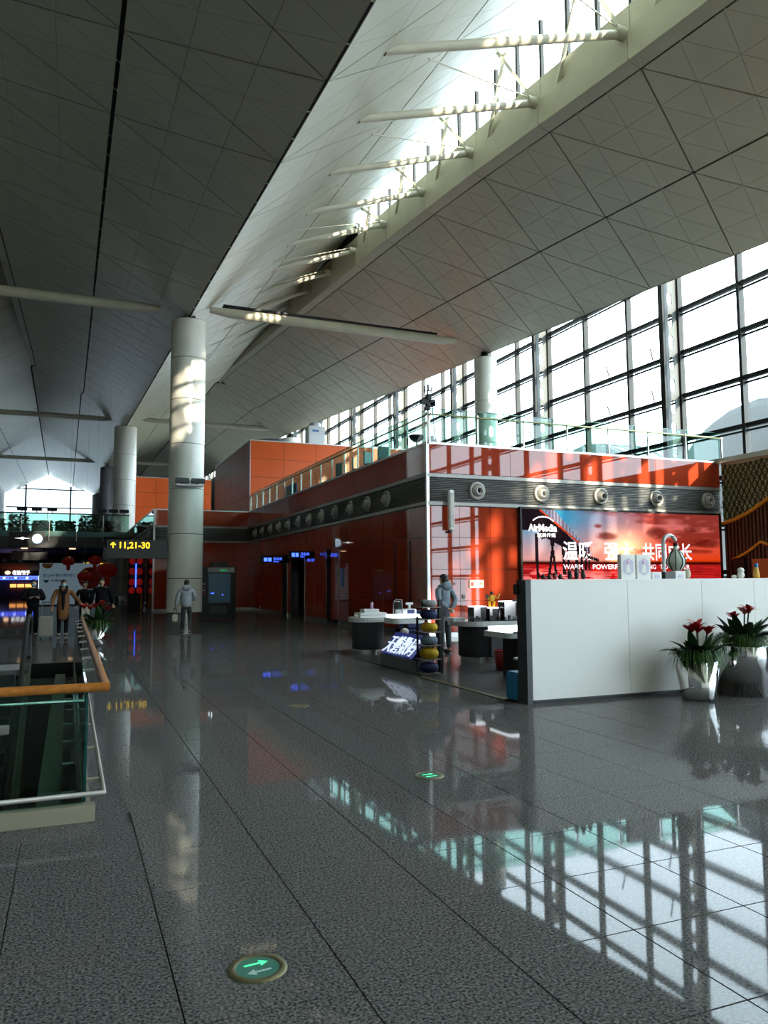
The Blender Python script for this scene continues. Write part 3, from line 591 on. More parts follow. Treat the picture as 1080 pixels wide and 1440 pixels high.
# ------------------------------------------------------------------ light box on the sunlit front wall
def noise2(h, w, cells, seed):
    r = np.random.RandomState(seed); gx = r.rand(cells[0]+2, cells[1]+2)
    yy, xx = np.meshgrid(np.linspace(0, cells[0], h, endpoint=False), np.linspace(0, cells[1], w, endpoint=False), indexing='ij')
    iy, ix = yy.astype(int), xx.astype(int); fy, fx = yy-iy, xx-ix; fy = fy*fy*(3-2*fy); fx = fx*fx*(3-2*fx)
    return gx[iy, ix]*(1-fy)*(1-fx)+gx[iy+1, ix]*fy*(1-fx)+gx[iy, ix+1]*(1-fy)*fx+gx[iy+1, ix+1]*fy*fx
def inpoly(U, V, poly):
    r = np.zeros(U.shape, bool); n = len(poly)
    for i in range(n):
        (x0, y0), (x1, y1) = poly[i], poly[(i+1) % n]
        c = ((y0 > V) != (y1 > V)) & (U < (x1-x0)*(V-y0)/(y1-y0+1e-9)+x0); r ^= c
    return r
def sunset(h, w):
    V, U = np.meshgrid((np.arange(h)+.5)/h, (np.arange(w)+.5)/w, indexing='ij')        # V up
    mix = lambda a, b, t: np.array(a)*(1-t[..., None])+np.array(b)*t[..., None]
    t = np.clip((V-.30)/.7, 0, 1)
    left = mix((.80, .42, .38), (.10, .38, .55), np.clip(t*1.25, 0, 1)); right = mix((.85, .10, .012), (.70, .24, .22), np.clip(t*1.3, 0, 1))
    k = np.clip((U-.2)/.45, 0, 1); C = left*(1-k[..., None])+right*k[..., None]
    gl = np.exp(-(((U-.50)/.10)**2+((V-.50)/.22)**2)); C = C+gl[..., None]*np.array((1.1, .75, .40))
    n = .6*noise2(h, w, (9, 5), 11)+.27*noise2(h, w, (20, 12), 2)+.13*noise2(h, w, (40, 34), 3)
    cl = np.clip((n-.49)*6, 0, 1)*np.clip((V-.36)*8, 0, 1)*np.clip((U-.25)*4, 0, 1)
    C = C*(1-.75*cl[..., None])+cl[..., None]*np.array((.20, .022, .012))
    for cu, cv, ru, rv in ((.40, .66, .055, .06), (.66, .72, .06, .09), (.93, .58, .1, .07), (.36, .80, .02, .03), (.85, .78, .05, .05)):
        b_ = np.clip(1.3-((U-cu)/ru)**2-((V-cv)/rv)**2, 0, 1)*np.clip(.4+1.2*noise2(h, w, (18, 40), 9), 0, 1)
        C = C*(1-.8*b_[..., None])+b_[..., None]*np.array((.17, .022, .015))
    sea = V < .30; wv = noise2(h, w, (60, 14), 5)*.6+noise2(h, w, (120, 40), 6)*.4
    sc = np.array((.30, .012, .02))*(1-wv[..., None])+np.array((.75, .06, .05))*wv[..., None]
    pale = np.clip(1-np.abs(U-.18)/.35, 0, 1)*np.clip((.25-V)*6, 0, 1)*(wv > .45); sc = sc+pale[..., None]*np.array((.55, .45, .45))
    C = np.where(sea[..., None], sc, C); hz = np.exp(-((V-.29)/.025)**2); C = C*(1-.85*hz[..., None])
    dark = np.array((.035, .022, .03))
    pier = inpoly(U, V, [(0, 1), (.085, 1), (.20, .72), (.30, .40), (.36, .34), (.36, .30), (.24, .42), (.11, .62), (.09, .60), (.075, .72), (0, .72)])
    C = np.where(pier[..., None], dark, C)
    deckr = inpoly(U, V, [(.10, 1), (.15, 1), (.31, .48), (.33, .40), (.27, .50)]); C = np.where(deckr[..., None], np.array((.42, .40, .50))*(.6+.4*(np.sin(U*420) > 0))[..., None], C)
    edge = np.abs(V-(1-(U-.085)*2.45)) < .016; C = np.where((edge & (U > .08) & (U < .28))[..., None], np.array((.6, .10, .03)), C)
    for a, b_, wd in ((.065, .07, .007), (.13, .16, .006), (.15, .115, .006), (.185, .195, .006), (.215, .21, .005), (.255, .25, .007), (.275, .275, .006), (.295, .295, .005), (.31, .31, .004)):
        x = a+(b_-a)*(1-V/.7); C = np.where(((np.abs(U-x) < wd) & (V < .68-.9*max(0, a-.12)) & (V > .08+.45*max(0, a-.06)))[..., None], dark, C)
    return np.clip(C, 0, 1.6)
BX0, BX1, BZ0, BZ1, BY = 12.56, 20.36, 1.48, 3.76, 19.86
ad = thing('advertising_lightbox', 'wide sunset pier advertising light box on the red front wall', 'light box', (16.5, 19.9, 1.42))
fr = MB(); e = .06
for a in ((BX0-e, BX1+e, BZ1, BZ1+e), (BX0-e, BX1+e, BZ0-e, BZ0), (BX0-e, BX0, BZ0, BZ1), (BX1, BX1+e, BZ0, BZ1)): fr.box(a[0], a[1], BY-.04, YF-.03, a[2], a[3])
fr.build('frame', 'black', ad)
H_, W_ = 90, 270; pic = np.clip(sunset(H_, W_), 0, 1.3)**1.35*1.15
me = bpy.data.meshes.new('picture_panel'); xs = np.linspace(BX0, BX1, W_+1); zs = np.linspace(BZ0, BZ1, H_+1); o3 = wpos(ad)
me.from_pydata([(x-o3.x, BY-o3.y, z-o3.z) for z in zs for x in xs], [], [(j*(W_+1)+i, j*(W_+1)+i+1, (j+1)*(W_+1)+i+1, (j+1)*(W_+1)+i) for j in range(H_) for i in range(W_)])
ca = me.color_attributes.new('print', 'FLOAT_COLOR', 'CORNER'); arr = np.ones((H_*W_, 4, 4), np.float32); arr[:, :, :3] = pic.reshape(-1, 1, 3); ca.data.foreach_set('color', arr.ravel())
m = mat('sunset_print', (.1, .1, .1), .03, ior=1.38); nt = m.node_tree; at = nt.nodes.new('ShaderNodeAttribute'); at.attribute_name = 'print'; bs = nt.nodes['Principled BSDF']
mu = nt.nodes.new('ShaderNodeMixRGB'); mu.blend_type = 'MULTIPLY'; mu.inputs[0].default_value = 1; mu.inputs[2].default_value = (.3, .3, .3, 1); nt.links.new(at.outputs['Color'], mu.inputs[1]); nt.links.new(mu.outputs[0], bs.inputs['Base Color']); nt.links.new(at.outputs['Color'], bs.inputs['Emission Color']); bs.inputs['Emission Strength'].default_value = .75
me.materials.append(m); link('picture_panel', me, ad)
def adt(s, x, z, size, width=None, bold=0, nm='lettering'): return text(s, size, 'letter_ad', (x, BY-.012, z), (1, 0, 0), (0, 0, 1), nm, ad, .006, bold, width)
adt('AirMedia', 12.80, 3.10, .30, 1.02, .008); adt('航美传媒', 13.1, 2.93, .14, .66)
arc = MB(); arc.tube([(13.32+.42*math.cos(t), BY-.012, 3.28+.26*math.sin(t)) for t in np.linspace(2.6, .5, 14)], .018, 6); arc.build('logo_arc', 'letter_ad', ad)
adt('温暖', 14.0, 2.28, .62, 1.15, .008); adt('强大', 15.55, 2.28, .62, 1.15, .008); adt('共同成长', 17.05, 2.28, .60, 2.05, .008)
adt('WARM', 14.02, 1.95, .21, .72); adt('POWERFUL', 15.1, 1.95, .21, 1.25); adt('GROWING', 16.6, 1.95, .21, .98); adt('TOGETHER', 17.75, 1.95, .21, 1.25)
MB().ball((14.9, BY-.015, 2.02), .03, .01, .03, 10, 6).build('red_dot', 'toy_red', ad)
# small fittings on the front wall
t = thing('line_speaker', 'slim white column loudspeaker mounted over the vent band', 'speaker', (10.15, 19.85, 3.05))
MB().bbox(10.07, 10.24, 19.72, 19.86, 3.08, 4.23, .02).build('cabinet', 'white_plastic', t); MB().box(10.10, 10.21, 19.712, 19.722, 3.15, 4.15).build('grille', 'plate_grey', t); MB().box(10.12, 10.2, 19.82, 19.97, 3.0, 3.06).build('bracket', 'black', t)
for i, (x0, x1) in enumerate(((9.93, 10.2), (10.8, 11.28))):
    t = thing('wall_plate', ('small metal plate on the red wall partly behind the standing man', 'wider metal notice plate on the red wall above the toys')[i], 'plate', (x0, 19.96, 1.4))
    MB().bbox(x0, x1, 19.93, 19.97, 1.4, 1.63, .006).build('plate', 'plate_grey', t); MB().box(x0+.05, x0+.13, 19.925, 19.931, 1.46, 1.57).build('emblem', 'print_red', t); text('消火栓', .09, 'black', (x0+.16, 19.925, 1.49), (1, 0, 0), (0, 0, 1), 'lettering', t, .003)
t = thing('socket', 'small grey socket low on the red front wall', 'socket', (10.62, 19.96, 1.12)); MB().bbox(10.57, 10.67, 19.94, 19.97, 1.08, 1.22, .006).build('faceplate', 'plate_grey', t); MB().box(10.6, 10.64, 19.935, 19.941, 1.12, 1.17).build('hole', 'black', t)
# ------------------------------------------------------------------ green and timber shop front on the right
SX = 20.55
sh = thing('shop_front', 'green lattice and timber slat shop front with curved golden trims', 'shop front', (SX, 14, 0))
def gold(y): return 3.5+max(0, 19.9-y)**1.6*.23
MB().box(SX+.06, SX+.22, 3, 19.86, 0, 5.55).build('backing', 'wood_gap', sh)
gbm = MB(); ys = np.linspace(19.86, 12.5, 24)
for a, b_ in zip(ys[:-1], ys[1:]):
    za, zb = min(gold(a), 5.5), min(gold(b_), 5.5)
    gbm.quad((SX+.03, a, za), (SX+.03, b_, zb), (SX+.03, b_, 5.55), (SX+.03, a, 5.55))
gbm.build('green_board', 'lattice_hole', sh)
lt = MB()
def lattice(mb, y0, y1, z1, pitch):
    for ang in (0, 60, 120):
        d = Vector((0, math.cos(math.radians(ang)), math.sin(math.radians(ang)))); n = Vector((0, -d.z, d.y)); c = Vector((SX, (y0+y1)/2, (3.5+z1)/2))
        for k in range(-40, 41):
            p0 = c+n*(k*pitch); run = []
            for s in np.linspace(-6, 6, 97):
                p = p0+d*s; ok = y1 < p.y < y0 and gold(p.y)+.02 < p.z < z1
                if ok: run.append(p)
                elif len(run) > 1: mb.bar(run[0], run[-1], .02, .045, (1, 0, 0)); run = []
                else: run = []
            if len(run) > 1: mb.bar(run[0], run[-1], .02, .045, (1, 0, 0))
lattice(lt, 19.85, 15.0, 5.5, .185)
tag(lt.build('lattice', 'green_board', sh), kind='stuff')
for i in range(46):
    y = 19.8-i*.148; z1 = min(gold(y), 5.5)
    MB().bbox(SX-.02, SX+.05, y-.1, y, .1, z1, .01).build('slat', 'wood_slat', sh)
MB().tube([(SX-.03, y, min(gold(y), 5.5)) for y in np.linspace(19.86, 15.6, 18)], .065, 8).build('gold_trim', 'gold_trim', sh)
MB().tube([(SX-.05, y, 2.27+max(0, 19.45-y)**1.35*.44) for y in np.linspace(19.45, 18.3, 12)]+[(SX-.05, y, 2.79-(18.3-y)*.35) for y in np.linspace(18.25, 17, 8)], .05, 8).build('gold_trim', 'gold_trim', sh)
MB().box(SX-.08, SX+.25, 3, 20.2, 5.55, 5.72).build('cornice', 'silver_trim', sh)
MB().box(SX-.3, SX-.05, 16.9, 18.45, 0, 2.25).build('doorway_board', 'orange_board', sh)
MB().box(SX-.12, SX-.03, 18.95, 19.4, 0, 2.3).build('door_recess', 'wood_gap', sh)
# ------------------------------------------------------------------ white counter
CY0, CY1, CZ = 8.85, 9.06, 1.643
ct = thing('counter_wall', 'long chest-high white panelled counter wall behind the steel planters', 'counter', (8, 9, 0))
MB().box(5.76, 14, CY0+.02, CY1, .03, CZ-.03).build('core', 'dark_grey', ct)
jx = [5.72, 7.32, 8.68, 9.72, 10.9, 12.1, 13.3, 14]
for a, b_ in zip(jx[:-1], jx[1:]): MB().bbox(a+.002, b_-.002, CY0, CY0+.02, .05, CZ-.03, .002).build('panel', 'white_lacquer', ct)
MB().bbox(5.72, 14, CY0-.005, CY1+.02, CZ-.03, CZ, .004).build('top', 'white_lacquer', ct)
MB().box(5.64, 5.72, CY0, CY1+.02, .0, CZ-.01).build('end_panel', 'dark_grey', ct); MB().box(5.74, 14, CY0+.04, CY1-.02, 0, .05).build('kick', 'black', ct)
MB().bbox(5.6, 5.66, CY1-.06, CY1+.05, 1.44, 1.58, .01).build('hinge_box', 'black', ct)
for z in (.55, .9, 1.1, 1.34): MB().bbox(5.68, 7.2, CY1+.02, CY1+.2, z, z+.03, .004).build('shelf', 'white_plastic', ct)
t = thing('storage_box', 'bright blue box at the foot of the white counter end', 'box', (5.8, 9.25, 0)); MB().bbox(5.64, 5.9, 9.1, 9.4, 0.02, .37, .01).build('body', 'blue_box', t); MB().box(5.65, 5.89, 9.11, 9.39, .37, .385).build('lid', 'blue_box', t)
# things on the counter
def gift(x, label, w=.25, h=.35, pat=True):
    t = thing('gift_box', label, 'box', (x, 8.96, CZ)); MB().bbox(x-w/2, x+w/2, 8.89, 8.97, CZ, CZ+h, .004).build('carton', 'white_lacquer', t)
    if pat:
        MB().add([(x+a*w*.36, 8.887, CZ+h*(.5+.36*b_)) for a, b_ in ((-1, -.6), (0, -1), (1, -.6), (1, .6), (0, 1), (-1, .6))], [(0, 1, 2, 3, 4, 5)]).build('print_frame', 'lilac', t)
        MB().ball((x, 8.885, CZ+h*.68), w*.12, .003, w*.14, 10, 6).build('print_motif', 'bottle_pink', t); MB().add([(x-w*.2, 8.884, CZ+h*.25), (x+w*.2, 8.884, CZ+h*.25), (x+w*.07, 8.884, CZ+h*.6), (x-w*.07, 8.884, CZ+h*.6)], [(0, 1, 2, 3)]).build('print_motif', 'white_lacquer', t)
gift(7.38, 'white gift box with a lilac print, the one closer to the counter end', .25); gift(7.66, 'white gift box with a lilac print, beside the lamp side', .25)
t = thing('gift_box', 'low white carton between the gift boxes and the curved lamp', 'box', (7.9, 8.96, CZ)); MB().bbox(7.82, 7.99, 8.9, 9.04, CZ, CZ+.1, .004).build('carton', 'white_lacquer', t); MB().box(7.86, 7.95, 8.896, 8.901, CZ+.01, CZ+.06).build('print_motif', 'lilac', t)
t = thing('gift_box', 'low white carton under the vase of the curved lamp', 'box', (8.33, 8.96, CZ)); MB().bbox(8.24, 8.44, 8.9, 9.04, CZ, CZ+.11, .004).build('carton', 'white_lacquer', t); MB().box(8.30, 8.38, 8.896, 8.901, CZ+.01, CZ+.06).build('print_motif', 'lilac', t)
t = thing('desk_lamp', 'curved cane-shaped white lamp with striped vase on the counter', 'lamp', (8.15, 8.97, CZ))
MB().bbox(8.03, 8.24, 8.88, 9.05, CZ, CZ+.1, .01).build('base', 'dark_grey', t); MB().tube([(8.1, 8.97, CZ+.1), (8.1, 8.97, CZ+.52)]+[(8.22+.12*math.cos(a), 8.97, CZ+.52+.12*math.sin(a)) for a in np.linspace(math.pi, .35, 10)], .028, 10).build('arm', 'white_plastic', t)
MB().ball((8.28, 8.97, CZ+.62), .06, .03, .012, 12, 6).build('head', 'black', t)
t = thing('striped_vase', 'rounded mint vase with dark stripes and narrow neck beside the lamp', 'vase', (8.33, 8.97, CZ+.11))
MB().lathe([(.04, 0), (.07, .01), (.125, .1), (.13, .17), (.09, .25), (.035, .32), (.028, .4)], (8.33, 8.97, CZ+.11), 20).build('body', 'mint', t)
for j in range(8):
    a = j*math.pi/4; MB().tube([(8.33+math.cos(a)*r, 8.97+math.sin(a)*r, CZ+.11+z) for r, z in ((.075, .015), (.13, .1), (.135, .17), (.094, .25), (.04, .32))], .008, 5).build('stripe', 'black', t)
MB().lathe([(.03, .34), (.034, .42), (0, .42)], (8.33, 8.97, CZ+.11), 12).build('neck', 'black', t)
t = tag(MB().ball((8.52, 8.96, CZ+.07), .06, .05, .075, 12, 8).build('figurine', 'bag_tan'), 'small tan figurine standing next to the vase on the counter', 'figurine')
t = thing('plush_toy', 'small white round-headed toy sitting on the counter', 'toy', (9.6, 8.97, CZ)); MB().ball((9.6, 8.97, CZ+.05), .06, .05, .055).build('body', 'white_lacquer', t); MB().ball((9.6, 8.97, CZ+.12), .055, .05, .045).build('head', 'white_lacquer', t); MB().ball((9.52, 9.03, CZ+.025), .05, .03, .025).build('paw', 'white_lacquer', t)
t = thing('bottle', 'amber bottle with a blue cap on the counter by the slats', 'bottle', (9.92, 8.97, CZ)); MB().lathe([(0, 0), (.045, 0), (.05, .05), (.035, .14), (.03, .17)], (9.92, 8.97, CZ), 16).build('body', 'bottle_amber', t); MB().lathe([(.03, .17), (.028, .23), (0, .23)], (9.92, 8.97, CZ), 16).build('cap', 'blue_box', t)
for i, (x, hh) in enumerate(((6.0, .05), (6.1, .04), (6.19, .07), (6.28, .05), (6.44, .1), (6.55, .14), (6.66, .11))):
    lab = ['dark toy figure at the very end of the counter', 'dark toy figure second from the counter end', 'reddish dark toy figure third from the counter end', 'dark toy figure fourth from the counter end', 'bushy dark toy figure fifth from the counter end', 'tallest bushy dark toy figure on the counter', 'bushy dark toy figure seventh from the counter end'][i]
    t = thing('toy_figure', lab, 'toy', (x, 8.97, CZ)); MB().ball((x, 8.97, CZ+hh*.45), .035, .035, hh*.5, 10, 6).build('body', 'hair' if i != 2 else 'bin_red', t); MB().ball((x, 8.97, CZ+hh), .025, .025, .025, 10, 6).build('head', 'hair', t)
    for s in (-1, 1): MB().tube([(x, 8.97, CZ+hh*.7), (x+s*.04, 9.04, CZ+hh*1.0)], .01, 6).build('arm', 'hair', t)
# ------------------------------------------------------------------ steel planters with bromeliads
def blade(L, w, droop, n=6, fold=.25):
    mb = MB(); vs = []
    for i in range(n+1):
        t = i/n; r = L*t*(1-.12*droop*t); z = L*(t*(1.05-.25*droop)-droop*.62*t*t); ww = w*(1-t)**.55*(.55+.9*t*(1-t)*2); vs += [(r*droop*.9+r*.25, -ww/2, z+ww*fold), (r*droop*.9+r*.25, 0, z), (r*droop*.9+r*.25, ww/2, z+ww*fold)]
    return mb.add(vs, [(i*3+j, i*3+j+1, i*3+j+4, i*3+j+3) for i in range(n) for j in (0, 1)], True)
LEAF = [blade(.5, .12, d).mesh('leaf', 'leaf') for d in (.35, .6, .9)]
PET = blade(.17, .07, .6, 4).mesh('petal', 'petal')
def planter(x, y, prof_, label, zt, r, flowers, tall=1., nleaf=30, seed=1, grass=True, sc=1.):
    rd = random.Random(seed); t = thing('planter', label, 'planter', (x, y, 0))
    MB().lathe(prof_, (0, 0, 0), 40).build('pot', 'chrome', t, True); MB().lathe([(r*.95, zt-.05), (0, zt-.03)], (0, 0, 0), 24).build('soil', 'soil', t, True)
    for i in range(nleaf):
        a = i*2.4+rd.random()*.4; k = rd.choice((0, 1, 1, 2)); o = link('leaf', LEAF[k], t, (.06*math.cos(a), .06*math.sin(a), zt-.03+rd.random()*.06)); o.rotation_euler = (0, 0, a); s = (.75+.45*rd.random())*tall*sc; s *= .5 if y > 8 and y < 9 and math.sin(a) > .35 else 1; o.scale = (s*1.05, s*1.35, s)
    for (fx, fy, fz) in flowers:
        st = MB().tube([(fx*.4, fy*.4, zt), (fx*.8, fy*.8, zt+(fz-zt)*.6), (fx, fy, fz-.06)], .012, 6).build('flower_stem', 'leaf', t, True)
        for j in range(16):
            a = j*.7+rd.random(); o = link('petal', PET, t, (fx, fy, fz-.1+.02*(j % 3))); o.rotation_euler = (0, 0, a); s = .8+.4*rd.random(); o.scale = (s, s*1.2, s*(.45+.7*rd.random()))
    if grass:
        gm = MB()
        for i in range(240):
            a = rd.random()*6.283; l = (.16+.16*rd.random())*(.4 if 8 < y < 9 and math.sin(a) > .5 else 1); r0 = r*(.5+.45*rd.random()); dx, dy = math.cos(a), math.sin(a); px, py = -dy*.006, dx*.006
            p = [(r0*dx, r0*dy, zt-.02), ((r0+l*.45)*dx, (r0+l*.45)*dy, zt+.10+.1*rd.random()), ((r0+l*.75)*dx, (r0+l*.75)*dy, zt-.02-.16*rd.random())]
            gm.add([(p[0][0]-px, p[0][1]-py, p[0][2]), (p[0][0]+px, p[0][1]+py, p[0][2]), (p[1][0]+px, p[1][1]+py, p[1][2]), (p[1][0]-px, p[1][1]-py, p[1][2]), p[2]], [(0, 1, 2, 3), (3, 2, 4)])
        tag(gm.build('fern_fringe', 'grass', t, True), kind='stuff')
planter(8.02, 8.3, [(0, .01), (.2, .01), (.215, .0), (.225, .04), (.30, .53), (.29, .53), (.28, .48)], 'tapered polished steel planter with red bromeliads and a grassy fringe', .51, .28, [(-.03, -.05, 1.0), (-.1, .0, 1.0), (.03, .02, 1.03), (.17, -.03, .98)], 1.05, 52, 4)
planter(8.98, 8.42, [(0, .01), (.34, .01), (.355, 0), (.355, .68), (.345, .70), (.33, .68)], 'wide cylindrical polished steel planter with tall dark leaves and two red flowers', .68, .33, [(-.2, -.05, 1.16), (.06, -.08, 1.24), (.12, .05, 1.22)], 1.15, 48, 9, True)
planter(.72, 21.5, [(0, .01), (.2, .01), (.21, .04), (.26, .5), (.25, .5), (.24, .46)], 'steel planter with red flowers standing past the escalator railing', .48, .24, [(-.35, 0, 1.05), (-.2, -.1, 1.02), (.1, 0, 1.12), (.22, -.1, 1.0), (-.08, .05, 1.06)], 1.15, 24, 12)
# ------------------------------------------------------------------ floor exit lights
for i, (x, y, a, lab) in enumerate(((.79, 3.4, .25, 'round brass floor light with a green arrow on the open granite'), (2.86, 6.04, .25, 'round green floor light in front of the kiosk area'), (2.85, 10., .25, 'small dark floor disc far along the granite'))):
    t = thing('floor_light', lab, 'floor light', (x, y, 0), 0.1)
    MB().lathe([(.128, .0005), (.124, .006), (.098, .008), (.093, .004)], (0, 0, 0), 40).build('ring', 'brass', t, True)
    MB().lathe([(.094, .004), (0, .0045)], (0, 0, 0), 36, False).build('lens', 'dim_green' if i < 2 else 'brass', t, True)
    for s, m_, dy in ((1, 'glow_green', .032), (-1, 'arrow_pale', -.036)):
        if i == 2: continue
        MB().add([(s*q[0], dy+q[1], .0055) for q in ((-.05, -.007), (.02, -.007), (.02, -.026), (.058, 0), (.02, .026), (.02, .007), (-.05, .007))], [tuple(range(7))]).build('arrow', m_ if i == 0 else 'glow_green', t, True)
# ------------------------------------------------------------------ gadget kiosk island
t = tag(MB().bbox(5.62, 9.2, 9.12, 17.4, .001, .012, .004).build('kiosk_mat', 'mat_dark'), 'dark glossy floor mat under the gadget kiosk', 'mat')
t = tag(MB().bbox(5.54, 5.63, 9.3, 12.1, .001, .014, .005).build('cable_cover', 'brass'), 'flat brownish cable cover strip along the kiosk mat edge', 'strip')
def rslab(mb, x0, x1, y0, y1, z0, z1, r=.25, n=6):
    pts = [(cx+r*math.cos(a), cy_+r*math.sin(a)) for cx, cy_, a0 in ((x1-r, y1-r, 0), (x0+r, y1-r, 90), (x0+r, y0+r, 180), (x1-r, y0+r, 270)) for a in [math.radians(a0+90*i/n) for i in range(n+1)]]
    return mb.prism(pts, lambda u, v, d: (u, v, d), z0, z1)
t = thing('display_table', 'round-ended white display table on a dark drum at the sign side', 'table', (6.4, 16.1, 0))
rslab(MB(), 5.82, 7.0, 15.9, 16.75, .72, .82, .38).build('tabletop', 'white_plastic', t); MB().lathe([(.34, .12), (.36, .14), (.36, .72)], (6.24, 16.3, 0), 32).build('drum', 'dark_grey', t); MB().lathe([(.31, 0), (.31, .13)], (6.24, 16.3, 0), 32).build('toe_ring', 'steel', t)
t = thing('light_table', 'small glowing white display top on a dark pedestal', 'table', (6.75, 15.4, 0))
rslab(MB(), 6.34, 7.15, 15.1, 15.75, .72, .84, .2).build('tabletop', 'white_plastic', t); rslab(MB(), 6.38, 7.11, 15.14, 15.71, .84, .90, .18).build('glow_panel', 'glow_white', t); MB().box(6.72, 6.82, 15.4, 15.5, 0, .72).build('pedestal', 'dark_grey', t); MB().bbox(6.55, 7.0, 15.2, 15.7, 0, .03, .01).build('foot', 'dark_grey', t)
def carton(x0, x1, y0, y1, z0, z1, label, m_='white_plastic'):
    t = thing('carton', label, 'box', ((x0+x1)/2, (y0+y1)/2, z0)); MB().bbox(x0, x1, y0, y1, z0, z1, .006).build('body', m_, t); MB().box(x0+.01, x1-.01, y0-.001, y0+.002, (z0+z1)/2-.003, (z0+z1)/2+.003).build('seam', 'mid_grey', t)
carton(5.98, 6.62, 16.1, 16.5, .82, .92, 'flat white product carton lying on the round-ended table'); carton(6.1, 6.45, 16.15, 16.45, .921, 1.0, 'smaller white carton stacked on the flat carton')
t = thing('spray_bottle', 'pink and white bottle standing on the stacked cartons', 'bottle', (6.33, 16.3, 1.0)); MB().lathe([(0, 0), (.035, 0), (.035, .12), (.03, .14)], (6.33, 16.3, 1.0), 14).build('body', 'bottle_pink', t); MB().lathe([(.03, .14), (.03, .17), (0, .17)], (6.33, 16.3, 1.0), 14).build('cap', 'black', t)
t = tag(MB().ball((5.92, 16.2, .85), .05, .05, .035).build('trinket', 'bag_tan'), 'small beige trinket at the rim of the round-ended table', 'trinket')
t = thing('acrylic_stand', 'clear acrylic display stand with a dark gadget inside', 'stand', (6.62, 15.5, .9)); MB().tube([(6.5, 15.45, .9), (6.5, 15.45, 1.12), (6.52, 15.45, 1.2), (6.6, 15.45, 1.23), (6.7, 15.45, 1.22), (6.72, 15.45, .9)], .008, 6).build('frame', 'acrylic', t); MB().add([(6.5, 15.46, .9), (6.72, 15.46, .9), (6.72, 15.46, 1.2), (6.52, 15.46, 1.22)], [(0, 1, 2, 3)]).build('sheet', 'rail_glass', t); MB().bbox(6.62, 6.7, 15.47, 15.55, .9, 1.2, .02).build('gadget', 'black', t)
t = thing('massage_device', 'white T-shaped massage device on its box', 'device', (6.9, 15.5, .9)); MB().bbox(6.78, 7.02, 15.38, 15.6, .9, 1.02, .01).build('carton', 'white_plastic', t); MB().tube([(6.9, 15.5, 1.02), (6.9, 15.5, 1.12)], .03, 10).build('stem', 'white_plastic', t); MB().tube([(6.82, 15.5, 1.13), (6.98, 15.5, 1.13)], .025, 10).build('head', 'white_plastic', t); MB().box(6.8, 6.97, 15.375, 15.381, .92, 1.0).build('picture', 'navy', t)
carton(6.46, 6.58, 15.18, 15.26, .9, 1.02, 'little white price carton on the glowing top')
t = thing('office_chair', 'dark blue upholstered chair behind the glowing display top', 'chair', (7.35, 16.2, 0)); MB().bbox(7.05, 7.65, 15.95, 16.5, .40, .5, .04).build('seat', 'navy', t); MB().bbox(7.05, 7.65, 16.42, 16.52, .5, .95, .04).build('backrest', 'navy', t)
for dx in (-.25, .25):
    for dy in (-.22, .22): MB().tube([(7.35+dx, 16.22+dy, 0), (7.35+dx, 16.22+dy, .4)], .02, 8).build('leg', 'black', t)
t = thing('bin', 'small red box with a white bag under the tables', 'bin', (6.5, 15.0, 0)); MB().bbox(6.32, 6.62, 14.85, 15.1, .28, .52, .01).build('body', 'bin_red', t); MB().bbox(6.3, 6.64, 14.83, 15.12, 0, .28, .01).build('stand', 'dark_grey', t); MB().ball((6.56, 14.98, .57), .09, .08, .07).build('bag', 'white_plastic', t)
# luminous name sign
sg = thing('name_sign', 'sloped dark sign box with glowing white and blue characters', 'sign', (5.9, 13.3, 0))
MB().bbox(5.66, 6.1, 12.62, 14.12, 0, .22, .006).build('plinth', 'mid_grey', sg)
MB().prism([(5.68, .22), (6.1, .22), (6.1, .62), (6.0, .62)], lambda u, v, d: (u, d, v), 12.64, 14.10).build('sloped_box', 'black', sg)
sl = Vector((.32, 0, .40)).normalized(); nr = Vector((-.40, 0, .32)).normalized()
p0 = Vector((5.685, 14.12, .225))+sl*.07+nr*.012
MB().add([p0-sl*.06-nr*.004, p0-sl*.06-nr*.004+Vector((0, -1.46, 0)), p0+sl*.44-nr*.004+Vector((0, -1.46, 0)), p0+sl*.44-nr*.004], [(0, 1, 2, 3)]).build('face_plate', 'sign_face_halo', sg)  # blue emission on the plate paints the halo of the letters
text('天磐数码', .43, 'letter_sign', p0+nr*.02, (0, -1, 0), sl, 'lettering', sg, .02, -.003, 1.36, .25)
